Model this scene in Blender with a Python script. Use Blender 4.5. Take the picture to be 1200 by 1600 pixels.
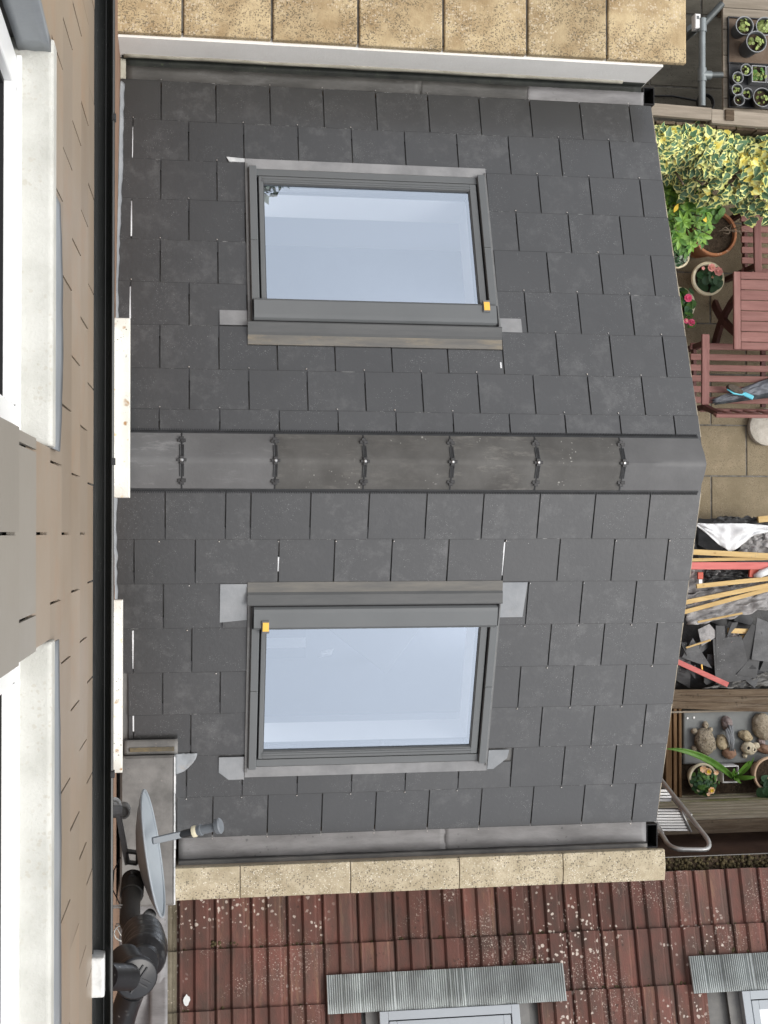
import bpy, bmesh, math, random
from mathutils import Vector, Matrix, Euler, noise as mnoise
random.seed(7)
for o in list(bpy.data.objects): bpy.data.objects.remove(o)
SC = bpy.context.scene
COL = SC.collection
rad = math.radians

# ------------------------------------------------------------------ camera
FPX = 2095.6
CAM = Vector((0.30, -0.368, 10.53))
CROT = Euler((rad(.92), rad(-8.91), rad(-.05)), 'XYZ')
cd = bpy.data.cameras.new('camera'); cam = bpy.data.objects.new('camera', cd); COL.objects.link(cam)
cam.location = CAM; cam.rotation_euler = CROT
cd.sensor_fit = 'AUTO'; cd.sensor_width = 36; cd.lens = FPX*36/1600; cd.clip_start = .05; cd.clip_end = 500
SC.camera = cam
SC.render.resolution_x = 768; SC.render.resolution_y = 1024
# ------------------------------------------------------------------ sky, sun, exposure
SUN_EL, SUN_AZ = 54, 99        # azimuth measured from +Y towards +X
w = bpy.data.worlds.new('World'); SC.world = w; w.use_nodes = True
nt = w.node_tree; nt.nodes.clear()
sky = nt.nodes.new('ShaderNodeTexSky'); sky.sky_type = 'NISHITA'; sky.sun_disc = False
sky.sun_elevation = rad(SUN_EL); sky.sun_rotation = rad(SUN_AZ); sky.air_density = 1.0; sky.dust_density = 4.0; sky.ozone_density = 1.0
hs = nt.nodes.new('ShaderNodeHueSaturation'); hs.inputs['Saturation'].default_value = .26; hs.inputs['Value'].default_value = 1
bg = nt.nodes.new('ShaderNodeBackground'); bg.inputs['Strength'].default_value = .15
wo = nt.nodes.new('ShaderNodeOutputWorld')
# thin overcast: the clear sky is veiled by an even layer of cloud
veil = nt.nodes.new('ShaderNodeMix'); veil.data_type = 'RGBA'; veil.inputs[0].default_value = .42; veil.inputs[7].default_value = (3.75, 3.85, 4.05, 1)
nt.links.new(sky.outputs[0], hs.inputs['Color']); nt.links.new(hs.outputs[0], veil.inputs[6]); nt.links.new(veil.outputs[2], bg.inputs[0]); nt.links.new(bg.outputs[0], wo.inputs[0])
sl = bpy.data.lights.new('sun', 'SUN'); sl.energy = .6; sl.angle = rad(25); sl.color = (1, .95, .87)
so = bpy.data.objects.new('sun', sl); COL.objects.link(so)
sd = Vector((math.sin(rad(SUN_AZ))*math.cos(rad(SUN_EL)), math.cos(rad(SUN_AZ))*math.cos(rad(SUN_EL)), math.sin(rad(SUN_EL))))
so.rotation_euler = sd.to_track_quat('Z', 'Y').to_euler(); so.location = sd*40
SC.view_settings.view_transform = 'Standard'; SC.view_settings.look = 'None'
SC.view_settings.exposure = 1.08; SC.view_settings.gamma = 1
SC.render.engine = 'CYCLES'
SC.cycles.max_bounces = 5; SC.cycles.diffuse_bounces = 3; SC.cycles.transparent_max_bounces = 8

# ------------------------------------------------------------------ places (a pixel of the 1200x1600 photo on a real plane)
RM = CROT.to_matrix()
def ray(u, v): return RM @ Vector(((u-600)/FPX, -(v-800)/FPX, -1))
def at(u, v, z):
    d = ray(u, v); return CAM + d*((z-CAM.z)/d.z)
# ------------------------------------------------------------------ materials
def lin(c):
    if isinstance(c, str):
        c = [int(c[i:i+2], 16)/255 for i in (0, 2, 4)]
        c = [x/12.92 if x <= .04045 else ((x+.055)/1.055)**2.4 for x in c]
    return (*c, 1)
MATS = {}
def M(name, c, c2=None, sc=3., rough=.7, spec=.3, var=0., bump=.15, bsc=80., spots=(), metal=0, stretch=None, det=5., contrast=(.35, .65), bdist=.004, rvar=.0, streak=None, ior=None):
    m = bpy.data.materials.new(name); m.use_nodes = True; n = m.node_tree.nodes; L = m.node_tree.links
    b = n['Principled BSDF']; b.inputs['Roughness'].default_value = rough; b.inputs['Specular IOR Level'].default_value = spec
    b.inputs['Metallic'].default_value = metal
    if ior: b.inputs['IOR'].default_value = ior
    geo = n.new('ShaderNodeNewGeometry'); oi = n.new('ShaderNodeObjectInfo')
    pos = geo.outputs['Position']
    if stretch:
        mp = n.new('ShaderNodeMapping'); mp.inputs['Scale'].default_value = stretch; L.new(pos, mp.inputs[0]); spos = mp.outputs[0]
    else: spos = pos
    def noise(scale, detail, vec, rgh=.6):
        t = n.new('ShaderNodeTexNoise'); t.inputs['Scale'].default_value = scale; t.inputs['Detail'].default_value = detail; t.inputs['Roughness'].default_value = rgh
        L.new(vec, t.inputs['Vector']); return t.outputs['Fac']
    def ramp(fac, a, bb):
        r = n.new('ShaderNodeMapRange'); r.inputs[1].default_value = a; r.inputs[2].default_value = bb; r.clamp = True; L.new(fac, r.inputs[0]); return r.outputs[0]
    def mix(fac, A, B):
        x = n.new('ShaderNodeMix'); x.data_type = 'RGBA'
        if isinstance(fac, float): x.inputs[0].default_value = fac
        else: L.new(fac, x.inputs[0])
        for s, val in ((6, A), (7, B)):
            if isinstance(val, tuple): x.inputs[s].default_value = val
            else: L.new(val, x.inputs[s])
        return x.outputs[2]
    def math_(op, A, B):
        x = n.new('ShaderNodeMath'); x.operation = op
        for i, val in enumerate((A, B)):
            if isinstance(val, (int, float)): x.inputs[i].default_value = val
            else: L.new(val, x.inputs[i])
        return x.outputs[0]
    nz = noise(sc, det, spos)
    col = mix(ramp(nz, *contrast), lin(c), lin(c2 or c))
    if var:
        h = n.new('ShaderNodeHueSaturation'); L.new(col, h.inputs['Color'])
        mr = n.new('ShaderNodeMapRange'); mr.inputs[3].default_value = 1-var; mr.inputs[4].default_value = 1+var; L.new(oi.outputs['Random'], mr.inputs[0]); L.new(mr.outputs[0], h.inputs['Value']); col = h.outputs[0]
    for (sc_c, vs, size, ms, mth, stren) in spots:
        vo = n.new('ShaderNodeTexVoronoi'); vo.inputs['Scale'].default_value = vs
        wn = n.new('ShaderNodeVectorMath'); wn.operation = 'ADD'
        tn = n.new('ShaderNodeTexNoise'); tn.inputs['Scale'].default_value = vs*.9; tn.inputs['Detail'].default_value = 2; L.new(pos, tn.inputs['Vector'])
        sca = n.new('ShaderNodeVectorMath'); sca.operation = 'SCALE'; sca.inputs[3].default_value = .9/vs; L.new(tn.outputs['Color'], sca.inputs[0])
        L.new(pos, wn.inputs[0]); L.new(sca.outputs[0], wn.inputs[1]); L.new(wn.outputs[0], vo.inputs['Vector'])
        sep = n.new('ShaderNodeSeparateColor'); L.new(vo.outputs['Color'], sep.inputs[0])
        th = math_('MULTIPLY', sep.outputs[0], size)
        f1 = ramp(math_('SUBTRACT', th, vo.outputs['Distance']), 0., .12)
        mk = ramp(noise(ms, 4, pos), mth, mth+.08)
        col = mix(math_('MULTIPLY', math_('MULTIPLY', f1, mk), stren), col, lin(sc_c))
    if streak:
        (cc, s3, a, bb, stren) = streak
        mp2 = n.new('ShaderNodeMapping'); mp2.inputs['Scale'].default_value = s3; L.new(pos, mp2.inputs[0])
        # every object gets its own patch of wear
        av = n.new('ShaderNodeVectorMath'); av.operation = 'ADD'; cmb = n.new('ShaderNodeCombineXYZ')
        L.new(math_('MULTIPLY', oi.outputs['Random'], 37.), cmb.inputs[0]); L.new(math_('MULTIPLY', oi.outputs['Random'], 91.), cmb.inputs[1])
        L.new(mp2.outputs[0], av.inputs[0]); L.new(cmb.outputs[0], av.inputs[1])
        f2 = ramp(noise(1., 7, av.outputs[0], .78), a, bb)
        rgate = ramp(oi.outputs['Random'], .1, .95)
        col = mix(math_('MULTIPLY', math_('MULTIPLY', f2, rgate), stren), col, lin(cc))
    L.new(col, b.inputs['Base Color'])
    if rvar:
        L.new(math_('ADD', math_('MULTIPLY', noise(sc*2.3, 5, spos), rvar), rough-rvar/2), b.inputs['Roughness'])
    if bump:
        bn = n.new('ShaderNodeBump'); bn.inputs['Strength'].default_value = bump; bn.inputs['Distance'].default_value = bdist
        L.new(noise(bsc, 5, spos), bn.inputs['Height']); L.new(bn.outputs[0], b.inputs['Normal'])
    MATS[name] = m; return m

M('slate', (.021,.021,.021), (.028,.028,.028), 1.1, .33, .62, .09, .25, 45, streak=((.19,.19,.188), (8,8,8), .50, .92, .62), rvar=.14, ior=1.69, bdist=.003, spots=(((.42,.42,.42), 170, .30, 6, .50, .55), ((.5,.5,.48), 60, .16, 7, .54, .6)))
M('verge_line', (.42,.37,.28), (.22,.19,.15), 14, .9, .2, .15, .6, 60)
M('slate_edge_shade', (.014,.014,.014), (.040,.040,.040), 9, .5, .5, .4, 0, 20, streak=((.40,.40,.39), (14,14,14), .54, .66, .9))
M('ridge_new', (.125,.125,.126), (.095,.095,.096), 3.2, .55, .4, .06, .3, 60, streak=((.36,.36,.36), (5,26,5), .55, .75, .6))
M('ridge', (.098,.096,.091), (.064,.062,.058), 4.5, .62, .35, .14, .3, 60, streak=((.33,.31,.28), (5,18,5), .52, .76, .65), spots=(((.42,.41,.38), 55, .35, 6, .56, .6),))
M('black_plastic', (.012,.013,.014), (.022,.023,.025), 20, .45, .45)
M('black_gutter', (.010,.012,.012), (.026,.028,.027), 6, .38, .5, stretch=(1,.25,1), spots=(((.12,.12,.11), 130, .3, 9, .5, .5),))
M('clip_dark', (.018,.018,.019), (.035,.035,.036), 20, .5, .4)
M('bolt', (.45,.45,.45), None, 5, .3, .5, metal=1)
M('rivet', (.55,.5,.45), (.4,.4,.4), 5, .35, .5, metal=1)
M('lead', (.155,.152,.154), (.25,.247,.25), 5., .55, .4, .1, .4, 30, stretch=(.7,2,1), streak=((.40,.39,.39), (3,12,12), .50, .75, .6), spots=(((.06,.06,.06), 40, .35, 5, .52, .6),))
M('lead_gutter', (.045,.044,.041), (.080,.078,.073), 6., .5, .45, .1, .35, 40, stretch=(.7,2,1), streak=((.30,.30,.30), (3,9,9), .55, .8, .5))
M('lead_dark', (.10,.10,.098), (.17,.165,.155), 6., .55, .4, .1, .35, 40, spots=(((.22,.2,.17), 60, .35, 5, .5, .5),))
M('lead_roof', (.10,.098,.093), (.175,.17,.162), 7., .6, .4, .1, .35, 40, spots=(((.30,.28,.25), 48, .32, 6, .52, .6), ((.05,.05,.05), 70, .3, 6, .5, .5)))
M('mastic', (.16,.125,.07), (.09,.08,.06), 20, .8, .3, 0, .4, 50)
M('lead_tab', (.18,.183,.187), (.25,.253,.256), 6., .5, .45, .06, .3, 40, streak=((.30,.22,.13), (9,9,9), .58, .8, .6))
M('lead_tab_pale', (.20,.213,.225), (.27,.28,.29), 6., .5, .45, .06, .3, 40, streak=((.30,.22,.13), (9,9,9), .58, .8, .7))
M('lead_bright', (.36,.38,.39), (.62,.63,.63), 14., .5, .4, .1, .4, 60)
M('lead_apron', (.28,.30,.32), (.22,.24,.26), 4., .5, .4, 0, .4, 20)
M('frame_grey', (.105,.112,.115), (.12,.127,.13), 2., .42, .45, .03, .05, 60)
M('flash_grey', (.16,.162,.162), (.125,.126,.124), 7., .52, .4, .03, .15, 40, stretch=(.5,3,1), streak=((.28,.24,.17), (2.4,14,14), .56, .8, .55))
M('flash_dirty', (.145,.138,.122), (.105,.103,.098), 9., .6, .35, .03, .25, 40, stretch=(.5,3,1), streak=((.30,.24,.15), (3,16,16), .50, .76, .7))
M('flash_dark', (.070,.073,.074), (.085,.087,.087), 7., .45, .4, .03, .15, 40, stretch=(.5,3,1))
M('gasket_grey', (.075,.078,.08), None, 5, .6, .3)
M('rubber', (.015,.015,.016), None, 5, .7, .2)
M('tag_yellow', (.80,.48,.08), (.74,.44,.09), 30, .5, .4)
M('white_lining', (.88,.88,.87), (.86,.86,.85), 4, .7, .2, 0, 0)
M('room_floor', (.20,.22,.27), (.25,.27,.32), 2, .55, .3, 0, 0)
M('room_wall', (.55,.57,.60), None, 2, .8, .2, 0, 0)
M('room_cloth_light', (.80,.81,.82), None, 2, .8, .2, 0, 0)
M('room_cloth_dark', (.16,.18,.23), None, 2, .8, .2, 0, 0)
M('room_table', (.30,.32,.37), None, 2, .8, .2, 0, 0)
M('ceramic', (.72,.73,.74), None, 2, .3, .5, 0, 0)
M('coping_yellow', (.29,.21,.115), (.48,.385,.235), 6, .9, .2, .10, .8, 60, spots=(((.10,.085,.06), 130, .75, 4, .42, .75), ((.05,.045,.04), 60, .36, 2.2, .52, .85), ((.58,.50,.38), 80, .6, 5, .46, .6)), streak=((.12,.10,.07), (5,5,5), .56, .74, .7), bdist=.006)
M('coping_stone', (.33,.28,.19), (.46,.40,.29), 11, .9, .2, .08, .8, 70, spots=(((.12,.105,.08), 95, .6, 6, .40, .8), ((.70,.66,.55), 130, .5, 8, .47, .75), ((.74,.72,.66), 60, .28, 5, .5, .9)), bdist=.006)
M('mortar', (.20,.19,.17), (.10,.095,.085), 20, .9, .15, 0, .8, 60)
M('render_white', (.86,.85,.81), (.80,.79,.75), 3., .85, .2, 0, .35, 70, streak=((.34,.32,.25), (1.5,1.5,9), .6, .85, .3))
M('render_base', (.40,.385,.32), (.30,.285,.23), 14, .9, .2, 0, .5, 60)
M('black_dpc', (.014,.016,.015), (.03,.034,.028), 10, .6, .3, 0, .5, 30, spots=(((.10,.12,.07), 50, .4, 6, .54, .5),))
M('stucco_side', (.34,.28,.21), (.42,.35,.27), 6, .9, .15, 0, .6, 50)
M('brick_house', (.20,.13,.09), (.26,.17,.12), 9, .9, .15, 0, .6, 50)
M('brick', (.27,.11,.07), (.35,.17,.10), 12, .85, .2, 0, .6, 40)
M('hung_slate', (.27,.212,.155), (.305,.252,.198), 1.6, .46, .45, .10, .12, 40, streak=((.34,.19,.10), (2.5,2.2,2.5), .50, .74, .7), rvar=.15)
M('hung_slate_grey', (.275,.252,.218), (.30,.278,.245), 1.6, .46, .45, .05, .12, 40, streak=((.26,.21,.16), (2.5,2.2,2.5), .56, .78, .5), rvar=.15)
M('hung_edge', (.13,.105,.08), (.17,.14,.11), 20, .8, .2)
M('upvc_white', (.80,.81,.81), None, 3, .35, .45, 0, 0)
M('sill_white', (.52,.52,.485), (.41,.41,.375), 9, .75, .25, 0, .5, 120, contrast=(.4,.75), spots=(((.40,.37,.31), 90, .55, 6, .50, .5), ((.30,.24,.17), 30, .3, 5, .58, .5)))
M('sill_lichen', (.66,.65,.60), (.60,.59,.53), 10, .8, .2, 0, .4, 90, spots=(((.30,.15,.04), 20, .42, 5, .54, .9), ((.07,.06,.05), 95, .42, 6, .5, .9), ((.55,.34,.08), 26, .34, 7, .52, .9)))
M('glass_dark', (.03,.035,.04), None, 3, .05, .5, 0, 0)
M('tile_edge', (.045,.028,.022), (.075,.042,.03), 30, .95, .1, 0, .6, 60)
M('red_tile', (.140,.060,.048), (.082,.051,.042), 5., .82, .3, .24, .5, 70, stretch=(2.2,.8,.8),
  spots=(((.55,.49,.43), 38, .46, 1.7, .52, .85), ((.42,.36,.31), 105, .46, 2.2, .52, .7), ((.05,.032,.025), 40, .4, 5, .52, .7)), streak=((.24,.15,.09), (26,3,3), .52, .72, .65), bdist=.004)
M('tile_weathered', (.17,.15,.11), (.10,.085,.06), 9, .88, .2, .1, .6, 60, spots=(((.55,.5,.42), 70, .4, 4, .5, .8),))
M('moss', (.045,.038,.022), (.105,.085,.045), 25, .95, .1, .2, .8, 60)
M('pleat_lead', (.36,.39,.385), (.25,.27,.265), 5., .6, .4, 0, .3, 50, streak=((.55,.6,.58), (9,2,2), .5, .7, .6))
M('neigh_frame', (.30,.325,.35), (.33,.36,.385), 2, .4, .4, 0, .05)
M('dish_grey', (.25,.28,.305), (.29,.32,.345), 4, .5, .4, 0, .1, spots=(((.2,.2,.2), 90, .2, 4, .55, .5),))
M('bracket_grey', (.11,.115,.12), (.15,.155,.16), 8, .55, .4)
M('lnb_grey', (.13,.145,.16), (.15,.165,.18), 8, .5, .4)
M('cream_plastic', (.6,.55,.4), None, 8, .6, .3)
M('pipe_black', (.007,.0075,.009), (.013,.0135,.016), 5, .36, .45, 0, .1, 40, spots=(((.35,.34,.32), 60, .3, 5, .56, .6), ((.12,.12,.12), 25, .35, 5, .5, .4)))
M('pipe_grime', (.022,.021,.020), (.036,.035,.033), 5, .6, .4, 0, .2)
M('cable_white', (.42,.42,.40), None, 5, .5, .4)
M('white_dirty', (.62,.63,.62), (.40,.41,.40), 20, .7, .3, 0, .3, 60, contrast=(.5,.8))
M('paving', (.20,.165,.108), (.26,.215,.145), 6, .92, .15, .10, .8, 90, spots=(((.12,.10,.07), 110, .55, 6, .42, .7), ((.42,.37,.28), 120, .4, 8, .5, .6)), bdist=.006)
M('paving_dark', (.105,.097,.078), (.145,.135,.108), 4, .85, .2, .08, .6, 30, stretch=(1,3,1), spots=(((.07,.065,.05), 60, .5, 4, .45, .6),))
M('soil_ground', (.06,.05,.035), (.09,.08,.05), 12, .95, .1, 0, .8, 40)
M('soil', (.035,.026,.018), (.065,.047,.032), 40, .95, .1, 0, 1., 60, spots=(((.16,.12,.08), 90, .4, 12, .5, .8), ((.3,.28,.25), 70, .2, 9, .55, .7)), bdist=.01)
M('wood_grey', (.22,.19,.15), (.30,.26,.21), 3, .88, .15, .1, .6, 14, stretch=(1.2,16,16), streak=((.12,.10,.075), (1.5,26,26), .52, .75, .7))
M('wood_greyY', (.25,.21,.165), (.33,.28,.23), 3, .88, .15, .1, .6, 14, stretch=(16,1.2,16), streak=((.12,.10,.075), (26,1.5,26), .52, .75, .7))
M('wood_old', (.085,.06,.040), (.15,.115,.08), 3, .9, .15, .2, .9, 14, stretch=(1.2,16,16), streak=((.26,.225,.18), (1.4,22,22), .50, .72, .8), spots=(((.04,.03,.02), 24, .4, 5, .48, .7),), bdist=.008)
M('wood_dark', (.05,.03,.022), (.075,.045,.032), 5, .9, .15, .1, .5, 30)
M('wood_brown', (.12,.070,.034), (.17,.105,.055), 3, .85, .2, .12, .6, 14, stretch=(14,1.2,8), streak=((.07,.045,.025), (22,1.5,9), .5, .75, .7))
M('wood_green', (.26,.225,.165), (.36,.32,.25), 3, .9, .15, .1, .6, 14, stretch=(1.2,16,16), streak=((.11,.12,.03), (1.2,3,3), .46, .62, .8))
M('batten', (.50,.345,.15), (.60,.44,.21), 3, .8, .2, .16, .4, 14, stretch=(1.2,14,14), spots=(((.26,.14,.06), 14, .30, 3, .48, .8), ((.3,.27,.22), 60, .4, 4, .5, .5)), streak=((.34,.24,.12), (1.4,22,22), .5, .75, .6))
M('batten_red', (.52,.145,.135), (.62,.20,.18), 3, .75, .2, .05, .3, 14, stretch=(1.2,14,14))
M('burgundy', (.17,.075,.064), (.23,.11,.095), 3, .65, .3, .10, .5, 14, stretch=(1.4,12,12), streak=((.34,.22,.19), (1.4,20,20), .5, .8, .6))
M('burgundyY', (.165,.072,.062), (.22,.105,.092), 3, .65, .3, .10, .5, 14, stretch=(12,1.4,12), streak=((.34,.22,.19), (20,1.4,20), .5, .8, .6))
M('burgundy_dark', (.055,.018,.016), (.075,.026,.022), 3, .6, .3, .06, .2)
M('terracotta', (.31,.13,.06), (.40,.19,.10), 6, .85, .2, 0, .4, 50, spots=(((.48,.34,.24), 40, .5, 5, .5, .5),))
M('cream_pot', (.82,.75,.54), (.78,.69,.48), 8, .6, .35, 0, .2, 40)
M('peach_pot', (.62,.45,.31), (.55,.38,.25), 8, .6, .35, 0, .2, 40)
M('white_pot', (.74,.74,.73), None, 8, .45, .4, 0, .1)
M('pot_grey', (.085,.092,.098), (.11,.118,.125), 8, .5, .4, .12, .1)
M('pot_rim', (.30,.31,.32), (.24,.25,.26), 8, .5, .4, .12, .1)
M('tray_black', (.016,.017,.02), (.028,.03,.034), 8, .45, .45)
M('tray_dirt', (.12,.085,.06), (.16,.12,.09), 9, .8, .2, 0, .3, spots=(((.22,.17,.13), 40, .4, 5, .5, .6),))
M('steel_pipe', (.22,.245,.25), (.17,.19,.195), 7, .42, .5, 0, .1, 40, metal=.35)
M('steel_dark', (.06,.068,.068), (.09,.10,.10), 7, .5, .5, 0, .1, 40, metal=.3)
M('alu', (.45,.455,.45), (.33,.33,.325), 9, .4, .5, 0, .15, 50, metal=.55, spots=(((.12,.12,.11), 60, .35, 7, .54, .5),))
M('alu_tread', (.72,.725,.72), (.62,.62,.61), 12, .5, .4, 0, .1, metal=.2)
M('membrane', (.36,.35,.345), (.24,.235,.235), 9, .75, .25, 0, .7, 22, spots=(((.34,.22,.22), 10, .6, 4, .52, .45), ((.12,.12,.12), 12, .5, 4, .5, .5)), bdist=.02)
M('membrane_dark', (.045,.046,.047), (.075,.076,.077), 9, .6, .35, .1, .5, 25, bdist=.015)
M('white_sheet', (.72,.73,.74), (.62,.63,.64), 6, .6, .3, 0, .4, 18, bdist=.015)
M('broken_slate', (.040,.041,.043), (.075,.077,.08), 9, .6, .4, .45, .4, 40, spots=(((.3,.3,.3), 60, .3, 6, .5, .6),), streak=((.17,.17,.17), (9,26,9), .5, .75, .7))
M('brush_red', (.42,.06,.03), None, 8, .5, .4)
M('jacket', (.125,.135,.155), (.17,.18,.20), 7, .65, .3, 0, .6, 22, bdist=.015)
M('jacket_dark', (.03,.036,.042), (.05,.058,.065), 7, .6, .3, 0, .4)
M('bristle', (.07,.06,.05), (.12,.10,.08), 60, .9, .2, 0, 1., 120, bdist=.01)
M('cyan', (.10,.48,.60), (.14,.55,.66), 9, .4, .45, 0, 0)
M('stone_round', (.44,.41,.35), (.55,.52,.46), 20, .9, .2, 0, .8, 90, spots=(((.2,.19,.16), 130, .5, 9, .45, .7),), bdist=.006)
M('stone_grey_slab', (.155,.165,.165), (.205,.215,.21), 5, .75, .3, 0, .3, 60, spots=(((.42,.43,.42), 20, .22, 4, .5, .7),))
M('stone_a', (.26,.22,.155), (.40,.35,.27), 28, .92, .15, .12, 1., 60, spots=(((.08,.065,.05), 90, .6, 12, .45, .8),), bdist=.012)
M('stone_b', (.36,.29,.18), (.46,.39,.27), 22, .92, .15, .2, .9, 60, spots=(((.10,.09,.05), 50, .5, 9, .46, .7),), bdist=.01)
M('stone_c', (.24,.20,.19), (.33,.27,.26), 22, .92, .15, .2, .9, 60, bdist=.01)
M('stone_d', (.22,.13,.085), (.29,.185,.13), 16, .92, .15, .1, .9, 50, bdist=.01)
M('bone', (.62,.56,.42), (.52,.46,.34), 18, .8, .2, 0, .7, 50)
M('driftwood', (.16,.17,.18), (.24,.25,.26), 20, .85, .2, 0, .8, 30)
LEAFV = dict(rough=.5, spec=.4, var=.25, bump=.2, bsc=60)
M('ivy_green', (.045,.115,.050), (.085,.165,.075), 30, **LEAFV)
M('ivy_cream', (.60,.64,.17), (.70,.70,.30), 18, **LEAFV)
M('ivy_yellow', (.66,.50,.06), (.58,.56,.14), 18, **LEAFV)
M('shrub_leaf', (.10,.215,.025), (.16,.29,.04), 12, **LEAFV)
M('shrub_leaf_dark', (.045,.125,.018), (.07,.16,.028), 12, **LEAFV)
M('leaf_grey', (.20,.27,.19), (.32,.38,.30), 20, **LEAFV)
M('leaf_deep', (.025,.075,.03), (.045,.11,.045), 20, **LEAFV)
M('leaf_mid', (.07,.16,.03), (.10,.21,.05), 20, **LEAFV)
M('leaf_strap', (.07,.18,.02), (.12,.26,.035), 10, **LEAFV)
M('seedling', (.20,.27,.06), (.30,.36,.13), 40, **LEAFV)
M('petal_pink', (.75,.27,.24), (.80,.42,.36), 60, .6, .3, .1, 0)
M('petal_magenta', (.70,.04,.13), (.78,.16,.28), 60, .6, .3, .1, 0)
M('petal_peach', (.78,.60,.46), (.80,.42,.16), 60, .6, .3, .1, 0)
M('petal_red', (.55,.03,.025), (.62,.07,.04), 60, .6, .3, .1, 0)
M('petal_yellow', (.75,.52,.05), None, 60, .6, .3, .1, 0)
M('bark', (.13,.10,.07), (.20,.16,.12), 20, .9, .15, 0, .8, 40)
M('hedge_leaf', (.026,.055,.018), (.045,.085,.028), 3, **LEAFV)
def glass_mat():
    m = bpy.data.materials.new('roof_glass'); m.use_nodes = True; n = m.node_tree.nodes; L = m.node_tree.links; n.clear()
    o = n.new('ShaderNodeOutputMaterial'); t = n.new('ShaderNodeBsdfTransparent'); g = n.new('ShaderNodeBsdfGlossy'); x = n.new('ShaderNodeMixShader')
    t.inputs[0].default_value = (.93, .96, 1, 1); g.inputs[0].default_value = (.80, .89, 1, 1); g.inputs['Roughness'].default_value = .0
    x.inputs[0].default_value = .50
    L.new(t.outputs[0], x.inputs[1]); L.new(g.outputs[0], x.inputs[2]); L.new(x.outputs[0], o.inputs[0]); MATS['roof_glass'] = m
glass_mat()
dg = MATS['roof_glass'].copy(); dg.name = 'added_door_glass'; MATS['added_door_glass'] = dg
for n_ in dg.node_tree.nodes:
    if n_.type == 'MIX_SHADER': n_.inputs[0].default_value = .12

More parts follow.
